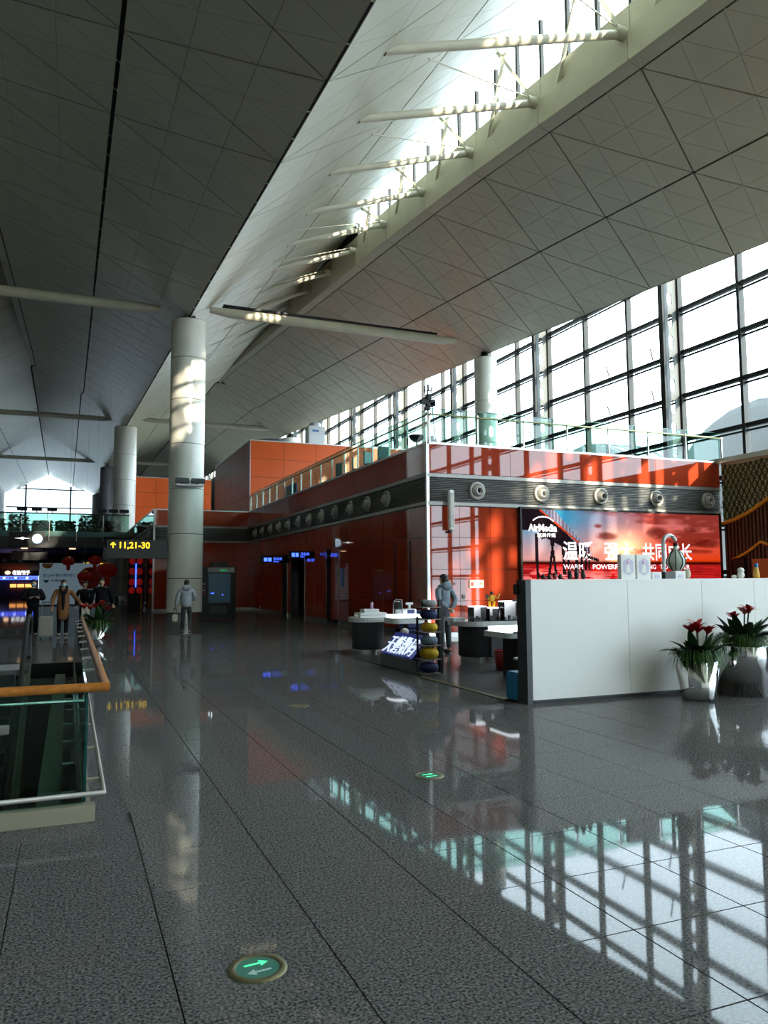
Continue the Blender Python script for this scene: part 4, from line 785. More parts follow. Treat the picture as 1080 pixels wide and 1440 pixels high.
# rack with neck pillows
rk = thing('display_rack', 'narrow black rack with thin shelves of neck pillows', 'rack', (5.9, 12.35, 0))
MB().box(6.03, 6.10, 12.26, 12.34, 0, 1.3).build('post', 'black', rk); MB().box(5.70, 5.73, 12.48, 12.51, 0, 1.0).build('post', 'black', rk)
SZ = [.02, .26, .50, .73, .95, 1.16]
for z in SZ: MB().bbox(5.68, 6.04, 12.2, 12.54, z, z+.015, .004).build('shelf', 'plate_grey', rk)
for i, (m_, lab) in enumerate((('navy', 'navy and grey neck pillow on the lowest rack shelf'), ('yellow_fabric', 'spiky yellow plush pillow on the second rack shelf'), ('blue_grey_fabric', 'blue-grey neck pillow on the middle rack shelf'), ('yellow_fabric', 'plump yellow neck pillow on the rack'), ('navy', 'dark navy neck pillow on the rack'), ('grey_fabric', 'pale grey neck pillow on the topmost rack shelf'))):
    z = SZ[i]+.016; t = thing('neck_pillow', lab, 'pillow', (5.87, 12.36, z), 0, 'pillows on the rack')
    t.scale = (.92, .92, 1.0)
    hgt_ = (.085, .09, .075, .075, .08, .06)[i]
    pts = [(.02+.105*math.cos(a), .12*math.sin(a), hgt_) for a in np.linspace(.7, 5.58, 14)]
    MB().tube(pts, [hgt_*.75]+[hgt_]*12+[hgt_*.75], 12).build('cushion', m_, t, True); MB().ball((-.13, 0, hgt_), .02, .06, hgt_*.85).build('seam_band', m_ if i != 5 else 'dark_grey', t, True)
    if i == 1:
        for a in np.linspace(0, 6.2, 8): MB().tube([(.02+.09*math.cos(a), .1*math.sin(a), hgt_*1.6), (.02+.1*math.cos(a), .11*math.sin(a), hgt_*2.3)], [.03, .004], 6).build('spike', m_, t, True)
    if i == 0: MB().ball((-.16, .12, .09), .035, .04, .09).build('strap', 'blue_grey_fabric', t, True)
# second display
t = thing('display_table', 'white display table on a dark cabinet drum near the red wall', 'table', (7.8, 13.7, 0))
rslab(MB(), 7.05, 8.75, 13.1, 14.3, .74, .83, .45).build('tabletop', 'white_plastic', t); MB().lathe([(.5, .13), (.52, .15), (.52, .74)], (7.75, 13.75, 0), 36, True, 1.0, .9).build('drum', 'dark_grey', t); MB().lathe([(.47, 0), (.47, .14)], (7.75, 13.75, 0), 32).build('toe_ring', 'steel', t)
MB().bbox(7.62, 8.1, 13.22, 13.3, .16, .7, .01).build('cabinet_door', 'dark_grey', t)
for dx in (.36, .41): MB().tube([(7.6+dx, 13.19, .42), (7.6+dx, 13.23, .42)], .02, 10).build('knob', 'black', t)
t = thing('light_table', 'low glowing white display top by the end of the white counter', 'table', (7.0, 11, 0)); rslab(MB(), 6.5, 8.2, 10.75, 11.6, .70, .79, .12).build('tabletop', 'white_plastic', t); rslab(MB(), 6.56, 8.14, 10.8, 11.55, .79, .86, .1).build('glow_panel', 'glow_white', t); MB().box(6.85, 8.0, 11, 11.5, 0, .7).build('cabinet', 'black', t); MB().box(7.0, 7.1, 10.82, 10.9, .86, .9).build('price_card', 'blue_box', t)
t = thing('bin', 'red tapered waste bin under the low glowing display', 'bin', (7.4, 12.55, 0)); MB().lathe([(0, .01), (.12, .01), (.16, .36), (.15, .36), (.14, .3)], (7.32, 12.3, 0), 24).build('body', 'bin_red', t); MB().lathe([(.165, .35), (.165, .375), (.15, .375)], (7.32, 12.3, 0), 24).build('rim', 'bin_red', t)
def cabinet(x0, x1, y0, z0, z1, lab, d=.22):
    t = thing('display_case', lab, 'case', ((x0+x1)/2, y0, z0)); MB().box(x0, x0+.02, y0, y0+d, z0, z1).build('side', 'black_gloss', t); MB().box(x1-.02, x1, y0, y0+d, z0, z1).build('side', 'black_gloss', t); MB().box(x0, x1, y0, y0+d, z0, z0+.02).build('base', 'black', t); MB().box(x0, x1, y0+d-.01, y0+d, z0, z1).build('back', 'white_plastic', t); MB().box(x0, x1, y0, y0+d, z1-.02, z1).build('top', 'glow_white', t)
    for i in range(3): MB().bbox(x0+.04+i*(x1-x0-.1)/3, x0+.09+i*(x1-x0-.1)/3, y0+.05, y0+.1, z0+.02, z0+.08+.03*(i % 2), .006).build('sample', 'dark_grey', t)
cabinet(7.25, 7.55, 13.25, .83, 1.13, 'white and black display case at the near corner of the second table'); cabinet(7.6, 7.82, 13.25, .83, 1.1, 'narrow display case between the two black cases'); cabinet(7.9, 8.32, 13.2, .83, 1.22, 'black framed display case with a lit back')
t = thing('robot_toy', 'yellow and black robot toy standing on the display case', 'toy', (7.72, 13.35, 1.13))
MB().bbox(7.66, 7.78, 13.3, 13.4, 1.22, 1.34, .02).build('torso', 'toy_yellow', t); MB().bbox(7.69, 7.75, 13.32, 13.38, 1.34, 1.41, .015).build('head', 'black', t)
for s in (-1, 1): MB().tube([(7.72+s*.04, 13.35, 1.11), (7.72+s*.06, 13.34, 1.22)], .025, 8).build('leg', 'toy_yellow', t); MB().tube([(7.72+s*.07, 13.35, 1.31), (7.72+s*.13, 13.33, 1.28), (7.72+s*.14, 13.3, 1.36)], .02, 8).build('arm', 'toy_yellow' if s > 0 else 'black', t)
for i, (x, y, m_, h, lab) in enumerate(((8.36, 13.2, 'toy_red', .34, 'red toy beside the lit case'), (8.47, 13.25, 'black', .38, 'black boxed toy behind the red toy'), (8.43, 13.16, 'print_blue', .2, 'blue boxed toy in front of the red toy'), (8.56, 13.3, 'navy', .24, 'navy boxed toy near the counter end'), (8.6, 13.5, 'toy_yellow', .33, 'yellow toy box near the counter end'))):
    t = thing('boxed_toy', lab+' on the second table', 'toy', (x, y, .83)); MB().bbox(x-.045, x+.045, y-.04, y+.04, .83, .83+h*.6, .006).build('carton', m_, t); MB().ball((x, y, .83+h*.75), .04, .04, h*.18).build('figure', m_, t); MB().box(x-.03, x+.03, y-.042, y-.039, .86, .83+h*.4).build('window', 'lilac', t)
carton(6.95, 7.2, 13.5, 13.9, .83, .9, 'white tray at the rim of the second table'); 
t = thing('wall_shelf', 'short white shelf with small dark items against the red wall', 'shelf', (8.6, 17.5, 0)); MB().bbox(8.25, 8.95, 17.3, 17.6, .82, .9, .01).build('board', 'white_plastic', t); MB().box(8.5, 8.7, 17.4, 17.5, 0, .82).build('leg', 'dark_grey', t)
for x in (8.35, 8.45, 8.58, 8.7, 8.82): MB().ball((x, 17.4, .94), .05, .05, .045, 8, 6).build('item', 'soil', t)
# ------------------------------------------------------------------ vending machine, gate sign
vm = thing('vending_machine', 'tall black vending machine with dark glass beside the big column', 'vending machine', (5.75, 32.8, 0))
MB().bbox(5.02, 6.5, 32.45, 33.4, .05, 2.25, .02).build('cabinet', 'black', vm); MB().box(5.35, 6.25, 32.43, 32.46, .75, 1.95).build('window', 'screen_glass', vm); MB().box(5.3, 6.42, 32.425, 32.455, 2.0, 2.2).build('header', 'black_gloss', vm)
MB().box(5.8, 6.1, 32.42, 32.43, 2.05, 2.12).build('display', 'glow_green_dim', vm); MB().bbox(5.5, 6.2, 32.6, 33.2, 2.25, 2.42, .03).build('top_unit', 'black', vm); MB().box(5.4, 6.1, 32.43, 32.455, .3, .6).build('hatch', 'dark_grey', vm)
for i in range(4): MB().box(5.08, 5.22, 32.44, 32.455, 1.1+.13*i, 1.16+.13*i).build('button', 'plate_grey' if i % 2 else 'bin_red', vm)
for x, z in ((5.45, 1.12), (5.52, 1.12), (5.9, 1.05)): MB().box(x, x+.06, 32.42, 32.43, z, z+.035).build('indicator', 'glow_blue', vm)
for sx in (5.1, 6.4): MB().box(sx-.04, sx+.04, 32.6, 32.7, 0, .05).build('foot', 'black', vm)
t = thing('kiosk_post', 'slim black frame stand between the column and the vending machine', 'stand', (4.95, 31.9, 0)); MB().box(4.72, 5.0, 32.0, 32.1, 1.85, 2.2).build('panel', 'mid_grey', t); MB().box(4.84, 4.88, 32.0, 32.08, 0, 2.2).build('post', 'black', t); MB().box(4.6, 5.05, 31.98, 32.1, 1.88, 1.92).build('bar', 'black', t); MB().box(4.7, 5.02, 31.95, 32.15, 0, .03).build('foot', 'black', t)

sg = thing('gate_sign', 'dark hanging gate sign with yellow arrow and numbers fixed to the big column', 'sign', (2.4, 31.4, 2.5))
MB().bbox(1.3, 3.56, 31.33, 31.47, 2.53, 3.25, .01).build('sign_box', 'sign_dark', sg); MB().box(3.45, 3.7, 31.36, 31.44, 2.8, 3.0).build('bracket', 'black', sg)

text('11,21-30', .34, 'letter_yellow', (1.70, 31.32, 2.93), (1, 0, 0), (0, 0, 1), 'lettering', sg, .006, .008, 1.12)
MB().add([(1.52+a*.11, 31.322, 3.05+b_*.12) for a, b_ in ((-.18, -1), (.18, -1), (.18, .35), (.75, -.15), (.95, .12), (0, 1), (-.95, .12), (-.75, -.15), (-.18, .35))], [tuple(range(9))]).build('arrow', 'letter_yellow', sg)
# ------------------------------------------------------------------ escalator well
sh = MB(); sh.box(VX0-.3, VX0, VY0-.2, VY1+.2, -6, -.01); sh.box(VX1, VX1+.2, VY0-.2, VY1+.2, -6, -.01); sh.box(VX0-.3, VX1+.2, VY0-.2, VY0, -6, -.01); sh.box(VX0-.3, VX1+.2, VY1, VY1+.2, -6, -.3)
struct('wall_shaft', sh, 'shaft_grey')
struct('floor_lower', MB().box(-9, 6, -3, 18, -6.2, -6), 'grout')
esc = thing('escalator', 'escalator descending under the wood-capped glass railing', 'escalator', (-1.4, 17, -.4))
ya, za, yb, zb = 16.2, -.02, 6.6, -5.4; slope = Vector((0, yb-ya, zb-za)); EX0, EX1 = -2.1, -.72
for i in range(26):
    f = i/26; y = ya+(yb-ya)*f; z = za+(zb-za)*f; MB().box(EX0+.16, EX1-.16, y-.40, y, z-.25, z-.02).build('step', 'dark_grey', esc)
MB().box(EX0-.05, EX1+.05, ya, VY1+.02, -.1, .004).build('landing_plate', 'steel', esc)
for x in (EX0, EX1):
    sk_ = MB(); sk_.add([(x+dx, y, z+dz) for dx in (-.09, .09) for y, z in ((ya+.3, za), (yb, zb)) for dz in (-.5, .12)], [(0, 2, 3, 1), (4, 5, 7, 6), (1, 3, 7, 5), (0, 4, 6, 2), (0, 1, 5, 4), (2, 6, 7, 3)]); sk_.build('skirt', 'steel', esc)
    gp_ = MB(); gp_.add([(x, y, z) for y, z in ((VY1+.1, .1), (ya, .1), (yb, zb+.12), (yb, zb+.95), (ya+.2, .93), (VY1+.1, .93))], [(0, 1, 4, 5), (1, 2, 3, 4)]); gp_.build('balustrade_glass', 'dark_glass', esc)
    MB().tube([(x, VY1+.12, .12), (x, VY1+.42, .3), (x, VY1+.5, .55), (x, VY1+.4, .82), (x, VY1+.1, .96), (x, ya+.2, .97), (x, yb, zb+.98)], .04, 10).build('handrail', 'black', esc)
# low parapet upstand, railing around the well
cb = thing('well_railing', 'glass railing with a wooden handrail around the escalator well', 'railing', (VX1, VY0, 0))
MB().bbox(VX0-.3, VX1+.09, VY0-.1, VY0, -.02, .11, .004).build('upstand', 'steel_warm', cb)
MB().bbox(VX1+.01, VX1+.06, VY0, VY1, -.02, .09, .004).build('upstand', 'steel_warm', cb)
gx, gy = VX1+.02, VY0-.03
n = 6
for i in range(n):
    a, b_ = VY0+.02+(VY1-.1-VY0)*i/n+.008, VY0+.02+(VY1-.1-VY0)*(i+1)/n-.008
    MB().box(gx-.008, gx+.008, a, b_, .03, .87).build('glass_panel', 'dark_glass', cb); MB().box(gx-.009, gx+.009, a-.004, a, .03, .87).build('glass_edge', 'edge_teal', cb)
for i in range(3):
    a, b_ = VX0+(gx-VX0)*i/3+.008, VX0+(gx-VX0)*(i+1)/3-.008; MB().box(a, b_, gy-.008, gy+.008, .03, .87).build('glass_panel', 'dark_glass', cb)

MB().tube([(VX0, gy-.02, .9), (gx+.13, gy-.02, .905)], .033, 12).build('handrail', 'wood_rail', cb); MB().tube([(gx+.12, gy-.03, .905), (gx+.12, VY1-.1, .905)], .033, 12).build('handrail', 'wood_rail', cb)
MB().tube([(VX0, gy-.13, .2), (gx+.12, gy-.13, .2), (gx+.12, VY1-.1, .2)], .018, 8).build('lower_rail', 'plate_grey', cb)
MB().tube([(VX0, gy+.1, .8), (gx-.02, gy+.1, .8), (gx-.02, gy+.3, .8)], .012, 8).build('clamp_bar', 'steel', cb)
for x in (-2.2, -1.2, -.42): MB().bbox(x-.07, x+.07, gy-.02, gy+.02, .62, .68, .005).build('clamp', 'steel', cb)
for i in range(10):
    y = VY0+.25+i*1.15; MB().bar((gx, y, .2), (gx+.12, y, .2), .05, .02).build('bracket', 'steel_warm', cb)
    MB().bar((gx, y, .87), (gx+.12, y, .88), .03, .02).build('bracket', 'steel', cb)
for i in range(14):
    y = VY0+.3+i*.82
MB().box(VX1-.33, VX1-.14, VY0+.05, VY1-.1, -.35, -.22).build('ledge', 'shaft_grey', cb)
for i in range(9): MB().box(VX1-.14, VX1, VY0+.4+1.2*i, VY0+.5+1.2*i, -.32, -.22).build('ledge_bracket', 'steel', cb)
# ------------------------------------------------------------------ footbridge, far end
BYF = 63
br = thing('footbridge', 'dark footbridge with glass rail and planting across the far hall', 'bridge', (-3.4, 64, 4.2))
MB().box(-11, 4.2, BYF, 66, 4.2, 5.25).build('girder', 'bridge_dark', br); MB().box(-11, 4.2, BYF-.05, BYF+.02, 5.05, 5.45).build('teal_fascia', 'teal_fascia', br); MB().box(-11, 4.2, BYF-.03, BYF, 4.62, 4.68).build('reveal', 'black', br)
for i in range(8):
    x = -11+1.9*i; MB().box(x+.03, x+1.87, BYF-.06, BYF-.04, 5.45, 6.75).build('glass_panel', 'dark_glass', br); MB().box(x-.02, x+.02, BYF-.1, BYF-.06, 4.7, 6.7).build('post', 'steel', br)
MB().tube([(-11, BYF-.08, 6.78), (4.2, BYF-.08, 6.78)], .05, 8).build('handrail', 'bridge_dark', br)
for i in range(9):
    x = -10.1+1.62*i; t = thing('planter_trough', ['bushy green planter trough on the footbridge, %s from the escalator wall' % w for w in ('first', 'second', 'third', 'fourth', 'fifth', 'sixth', 'seventh', 'eighth', 'ninth')][i], 'planter', (x, BYF+.5, 5.3))
    MB().bbox(x-.75, x+.75, BYF+.25, BYF+.75, 5.25, 5.65, .02).build('trough', 'bridge_dark', t); fo = MB(); rd = random.Random(i)
    for j in range(520):
        p = Vector((x+rd.uniform(-.68, .68), BYF+.5+rd.uniform(-.35, .3), 5.6+rd.random()**1.6*(.8+.3*math.sin(i*2)))); a = rd.random()*6.28; s = .1+.12*rd.random(); u = Vector((math.cos(a), math.sin(a), rd.uniform(-.6, .6)))*s; v = Vector((-math.sin(a), math.cos(a), rd.uniform(-.5, .8)))*s*.5
        fo.add([p-u, p+v, p+u, p-v], [(0, 1, 2, 3)])
    tag(fo.build('foliage', 'plant_far', t), kind='stuff')
for i, x in enumerate((-3.4, -2.4, -1.35, 2.2, 3.0, 3.8)):
    t = thing('spot_lamp', ['boxy spotlight on the footbridge rail, first of three over the clock', 'boxy spotlight on the footbridge rail, middle of three over the clock', 'boxy spotlight on the footbridge rail, last of three over the clock', 'boxy spotlight on the bridge rail left of the red block', 'boxy spotlight on the bridge rail in the middle before the grey column', 'boxy spotlight on the bridge rail against the cream column'][i], 'light', (x, BYF-.08, 6.8)); MB().bbox(x-.35, x+.35, BYF-.25, BYF+.1, 6.95, 7.2, .03).build('housing', 'black', t); MB().box(x-.03, x+.03, BYF-.12, BYF-.04, 6.8, 6.95).build('bracket', 'black', t)
ck = thing('clock_panel', 'dark advertising panel with a round glowing clock on the bridge', 'clock', (-3, BYF-.1, 4.4)); MB().bbox(-4.2, -1.8, BYF-.14, BYF-.06, 4.2, 5.35, .01).build('panel', 'black', ck)
MB().prism([(-2.3+.36*math.cos(a), 4.85+.36*math.sin(a)) for a in np.linspace(0, 6.283, 25)[:-1]], lambda u, v, d: (u, d, v), BYF-.19, BYF-.13).build('dial', 'clock_face', ck)
for a, l in ((.9, .26), (2.4, .18)): MB().bar((-2.3, BYF-.2, 4.85), (-2.3+l*math.cos(a), BYF-.2, 4.85+l*math.sin(a)), .03, .02).build('hand', 'black', ck)
MB().prism([(-3.3+.55*math.cos(a)*(1 if abs(math.sin(a)) < .3 else .25), 4.88+.09*math.sin(a)) for a in np.linspace(0, 6.283, 17)[:-1]], lambda u, v, d: (u, d, v), BYF-.16, BYF-.13).build('winged_logo', 'letter_white', ck)
t = thing('information_board', 'dark rectangular board hanging under the footbridge below the clock', 'sign', (-2.9, 64.5, 3.2)); MB().bbox(-4.1, -1.6, 64.4, 64.6, 3.3, 4.0, .02).build('board', 'black', t)
for x in (-3.8, -1.9): MB().box(x-.03, x+.03, 64.47, 64.53, 4.0, 4.2).build('hanger', 'black', t)
for i, x in enumerate((-3.2, .15)):
    t = tag(MB().lathe([(.22, 0), (.24, .06), (0, .06)], (x, 63.8, 4.14), 16).build('downlight', 'glow_warm_dim'), ('round downlight in the bridge soffit near the clock', 'round downlight in the bridge soffit near the lanterns')[i], 'light')

t = thing('gate_sign', 'far hanging gate sign with yellow arrows behind the lanterns', 'sign', (1.3, 60, 2.6)); MB().bbox(.75, 2.45, 59.9, 60.1, 2.55, 3.2, .02).build('sign_box', 'black', t); text('←10', .3, 'letter_yellow', (.85, 59.88, 2.85), (1, 0, 0), (0, 0, 1), 'lettering', t, .006, .004, .45); text('-30→', .3, 'letter_yellow', (1.75, 59.88, 2.85), (1, 0, 0), (0, 0, 1), 'lettering', t, .006, .004, .6)
for x in (1.0, 2.2): MB().tube([(x, 60, 3.2), (x, 60, 5.6), (x, BYF, 5.6)], .02, 6).build('hanger', 'black', t)
# lanterns
def lantern(x, y, z, w, lab):
    t = thing('lantern', lab, 'lantern', (x, y, z)); r = w/2; h = r*.68
    n = 20; k = 8; pr = [(r*math.cos(a)**.8 if math.cos(a) > 0 else 0.05, h*math.sin(a)) for a in np.linspace(-1.25, 1.25, 11)]
    mb = MB(); N = 32; vs = [(x+(q*(1+.03*math.cos(j*math.pi)))*math.cos(2*math.pi*j/N), y+q*(1+.03*math.cos(j*math.pi))*math.sin(2*math.pi*j/N), z+zz) for q, zz in pr for j in range(N)]
    mb.add(vs, [(i*N+j, i*N+(j+1) % N, (i+1)*N+(j+1) % N, (i+1)*N+j) for i in range(len(pr)-1) for j in range(N)]); mb.build('globe', 'lantern_red', t)
    MB().lathe([(r*.36, -h-.02), (r*.36, -h+.06)], (x, y, z), 16).build('collar', 'gold_trim', t); MB().lathe([(r*.36, h-.06), (r*.34, h+.06), (0, h+.06)], (x, y, z), 16).build('crown', 'gold_trim', t); MB().lathe([(r*.3, -h-.02), (r*.26, -h-.38*w), (0, -h-.38*w)], (x, y, z), 16).build('tassel', 'lantern_red', t)
    MB().tube([(x, y, z+h), (x, y, gb(y)+(g(y)-gb(y))*(x+3.3)/7.52)], .003, 5).build('cord', 'black', t)
lantern(2.35, 56, 2.40, 1.42, 'largest red lantern hanging before the far gate sign'); lantern(-.1, 58, 3.05, .85, 'dark red lantern over the top edge of the pale billboard'); lantern(1.6, 57, 3.1, .85, 'dark red lantern in front of the far gate sign'); lantern(.95, 55, 2.0, .95, 'dark red lantern overlapping the red circle of the billboard')
# billboard
bb = thing('billboard', 'pale blue billboard with a big red circle and blue lettering', 'billboard', (.1, 59, 0))
MB().bbox(-1.95, 2.05, 59, 59.15, 0, 2.95, .01).build('panel', 'board_pale_glow', bb); MB().box(-2.0, 2.1, 58.95, 59.2, 0, .08).build('foot', 'mid_grey', bb)  # faint emission added to the panel to brighten the board
cir = lambda x, z, r, y=58.99: [(x+r*math.cos(a), z+r*math.sin(a)) for a in np.linspace(0, 6.283, 33)[:-1]]
MB().prism(cir(1.35, 1.9, .78), lambda u, v, d: (u, d, v), 58.985, 58.999).build('red_disc', 'print_red', bb); MB().prism([(x, z) for x, z in cir(-1.45, 2.93, .36) if z < 2.94], lambda u, v, d: (u, d, v), 58.985, 58.999).build('orange_disc', 'print_orange', bb)
text('助力乡村振兴 携手同行', .26, 'print_blue', (-1.7, 58.985, 2.0), (1, 0, 0), (0, 0, 1), 'lettering', bb, .004, .004, 2.05); text('共建美好', .17, 'print_blue', (-1.2, 58.985, 1.68), (1, 0, 0), (0, 0, 1), 'lettering', bb, .004, .002, .9)
MB().prism([(-1.5+.17*math.cos(a), 1.78+.2*math.sin(a)) for a in np.linspace(math.pi, 2*math.pi, 12)], lambda u, v, d: (u, d, v), 58.985, 58.999).build('blue_emblem', 'print_blue', bb); text('人民', .26, 'board_pale', (1.05, 58.98, 1.55), (1, 0, 0), (0, 0, 1), 'lettering', bb, .004)
# string of red balls with neon
tw = thing('ball_garland', 'two columns of red balls around a blue neon line on a stand', 'decoration', (3.75, 48, 0)); MB().box(3.2, 4.15, 48.1, 48.25, 0, 3.05).build('board', 'black', tw)
for i in range(4):
    for x in (3.42, 3.86): MB().ball((x, 48, 2.85-.62*i if i < 3 else 1.12), .175, .16, .2, 14, 10).build('ball', 'ball_red', tw)
MB().box(3.62, 3.68, 48.02, 48.06, 1.3, 2.7).build('neon_line', 'glow_blue', tw)
MB().box(3.95, 4.02, 48.0, 48.1, 0, 1.0).build('leg', 'gold_trim', tw)
pl = thing('pillar', 'grey-violet marble pier reflecting the shop lights beyond the lanterns', 'pillar', (2.7, 62, 0)); MB().box(2.3, 3.25, 61.5, 62.5, 0.1, 4.2).build('shaft', 'pillar_stone', pl); MB().box(2.25, 3.3, 61.45, 62.55, 0, .1).build('plinth', 'steel', pl)
# shops at the far wall
sp = thing('noodle_shop', 'dim orange-lit restaurant front at the far wall', 'shop', (-6, 101.5, 0)); MB().box(-8.7, -3.5, 103.5, 103.6, 0, 3).build('back_wall', 'wood_slat', sp)
MB().box(-6.6, -3.9, 103.3, 103.45, 1.0, 1.4).build('lit_shelf', 'glow_warm', sp); MB().box(-8.6, -3.5, 101.7, 101.85, 1.9, 2.35).build('led_strip', 'glow_blue', sp)
for i in range(16): MB().box(-8.5+i*.31, -8.5+i*.31+.2, 101.66, 101.7, 1.98+.05*(i % 3), 2.25).build('led_segment', 'letter_white' if i % 4 == 0 else 'purple_glow', sp)
text('老边饺子', .55, 'letter_white', (-6.3, 101.6, 2.55), (1, 0, 0), (0, 0, 1), 'lettering', sp, .03, .01, 1.9); MB().ball((-6.8, 101.6, 2.75), .3, .1, .22).build('logo', 'glow_warm_dim', sp); MB().box(-8.7, -3.4, 101.75, 101.95, 2.4, 3.0).build('fascia', 'wood_slat', sp)
for i in range(6): MB().box(-8.4+i*.85, -8.3+i*.85, 102.2, 102.3, 0, 1.9).build('screen_post', 'wood_slat', sp)
sp = thing('gift_shop', 'dark shop front with faint blue screens behind the big lantern', 'shop', (2.6, 101.5, 0)); MB().box(.5, 4.0, 101.6, 101.8, 0, 3.0).build('shop_wall', 'black_gloss', sp); MB().box(.9, 3.6, 101.5, 101.6, 1.6, 2.4).build('screen', 'screen_blue', sp); MB().box(.9, 3.8, 101.3, 101.5, .2, 1.0).build('counter', 'wood_slat', sp)
# ------------------------------------------------------------------ people
def skinned(verts, edges, rad, sub=1, root=0):
    me = bpy.data.meshes.new('s'); me.from_pydata(verts, edges, []); o = bpy.data.objects.new('s', me); COL.objects.link(o)
    mo = o.modifiers.new('k', 'SKIN'); mo.use_smooth_shade = True; mo.branch_smoothing = .6
    if sub: ms = o.modifiers.new('u', 'SUBSURF'); ms.levels = sub; ms.render_levels = sub
    for i, d in enumerate(me.skin_vertices[0].data): d.radius = rad[i] if isinstance(rad[i], tuple) else (rad[i], rad[i]); d.use_root = i == root
    bpy.context.view_layer.update(); dg = bpy.context.evaluated_depsgraph_get(); r = bpy.data.meshes.new_from_object(o.evaluated_get(dg)); bpy.data.objects.remove(o)
    return r
def merge(me, mb):
    n = len(me.vertices); vs = [tuple(v.co) for v in me.vertices]+mb.v; fs = [tuple(p.vertices) for p in me.polygons]+[tuple(i+n for i in f) for f in mb.f]
    r = bpy.data.meshes.new('b'); r.from_pydata(vs, [], fs); r.polygons.foreach_set('use_smooth', [True]*len(fs)); return r
def person(label, loc, rz, h, top, legs, arms, feet, hair='hair', hood=False, coat=0, mask=False, puff=1., group=None, collar=None, inner=None):
    """faces local -Y; arms = ((elbow, wrist) right(+x... mirrored), left), feet = ((knee, ankle), (knee, ankle))"""
    t = thing('person', label, 'person', loc, rz); k = h/1.74; t.scale = (k, k, k)
    V = [(0, 0, .95), (0, .0, 1.12), (0, -.01, 1.32), (0, 0, 1.46), (0, -.01, 1.54), (0, -.015, 1.60)]; E_ = [(0, 1), (1, 2), (2, 3), (3, 4), (4, 5)]; Rr = [(.07, .05), (.09, .065), (.12, .08), (.08, .06), .05, .05]
    def addv(p, r, par): V.append(p); Rr.append(r); E_.append((par, len(V)-1)); return len(V)-1
    for s, (kn, an) in zip((-1, 1), feet):
        a = addv((s*.09, 0, .88), .065, 0); a = addv(kn, .055, a); a = addv(an, .04, a); addv((an[0], an[1]-.16, .03), .03, a)
    hands = []
    for s, (el, wr) in zip((-1, 1), arms):
        a = addv((s*.19, 0, 1.42), .055, 3); a = addv(el, .043, a); a = addv(wr, .03, a); d = (Vector(wr)-Vector(el)).normalized(); pm = Vector(wr)+d*.06; a = addv(tuple(pm), (.03, .016), a); hands.append((pm, d, s))
    body = skinned(V, E_, Rr, 1)
    hd = MB(); hc = (0, -.02, 1.625); hd.ball(hc, .075, .092, .115, 16, 12); hd.ball((0, -.115, 1.605), .014, .02, .022, 8, 6)
    for s in (-1, 1): hd.ball((s*.076, -.005, 1.615), .012, .022, .032, 8, 6); hd.ball((s*.03, -.098, 1.64), .013, .012, .009, 8, 6)
    hd.ball((0, -.1, 1.565), .026, .014, .009, 8, 6)
    for pm, d, s in hands:
        u = Vector((1, 0, 0)) if abs(d.x) < .7 else Vector((0, 1, 0)); side = (u-d*u.dot(d)).normalized(); nrm = d.cross(side)
        for i in range(4):
            b0 = pm+side*(.027-.018*i); l = (.07, .08, .075, .058)[i]; hd.tube([b0-d*.01, b0+d*l*.5+nrm*.006, b0+d*l*.85+nrm*.028], [.0095, .0085, .007], 6)
        hd.tube([pm-d*.03+side*.03*s, pm+side*.048*s+d*.005, pm+side*.05*s+d*.035], [.011, .01, .008], 6)
    body = merge(body, hd); body.materials.append(M['skin']); link('body', body, t)
    # clothing
    p_ = puff; TV = [(0, 0, .82), (0, 0, 1.10), (0, -.01, 1.28), (0, 0, 1.43), (0, 0, 1.50)]; TE = [(0, 1), (1, 2), (2, 3), (3, 4)]; TR = [(.178*p_, .13*p_), (.172*p_, .125*p_), (.185*p_, .13*p_), (.12*p_, .09*p_), (.075, .07)]
    if coat: TV.insert(0, (0, .01, .82-coat)); TE.append((4, 5)); TR.insert(0, (.19*p_, .14*p_))
    top_i = len(TV)-2
    for s, (el, wr) in zip((-1, 1), arms):
        TV.append((s*.20, 0, 1.41)); TR.append(.078*p_); TE.append((top_i, len(TV)-1)); TV.append(el); TR.append(.064*p_); TE.append((len(TV)-2, len(TV)-1)); w_ = Vector(wr); TV.append(tuple(w_)); TR.append(.05*p_); TE.append((len(TV)-2, len(TV)-1))
    m1 = skinned(TV, TE, TR, 1, 0); m1.materials.append(M[top]); link('jacket', m1, t)
    LV = [(0, 0, .93), (0, 0, 1.06)]; LE = [(0, 1)]; LR = [(.155, .115), (.14, .1)]
    for s, (kn, an) in zip((-1, 1), feet):
        LV += [(s*.095, 0, .86), kn, (an[0], an[1], an[2]+.04)]; LR += [.1, .072, .058]; b0 = len(LV)-3; LE += [(0, b0), (b0, b0+1), (b0+1, b0+2)]
    m2 = skinned(LV, LE, LR, 1, 0); m2.materials.append(M[legs]); link('trousers', m2, t)
    for s, (kn, an) in zip((-1, 1), feet):
        sh = MB(); sh.ball((an[0], an[1]-.07, max(an[2]-.02, .045)), .05, .14, .048, 14, 8); o = sh.build('shoe', 'shoe', t, True); MB().bbox(an[0]-.05, an[0]+.05, an[1]-.2, an[1]+.07, max(an[2]-.065, 0), max(an[2]-.065, 0)+.025, .01).build('sole', 'shoe_sole', o, True)
    hr = MB(); hr.ball((0, -.004, 1.685), .084, .098, .072, 16, 10); hr.ball((0, .035, 1.62), .079, .065, .085, 14, 8); hr.build('hair', hair, t, True)
    if hood: hb = MB(); hb.ball((0, .09, 1.49), .14, .085, .1, 16, 10); hb.tube([(-.1, -.06, 1.47), (-.13, .02, 1.5), (0, .1, 1.53), (.13, .02, 1.5), (.1, -.06, 1.47)], .035, 10); hb.build('hood', top, t, True)
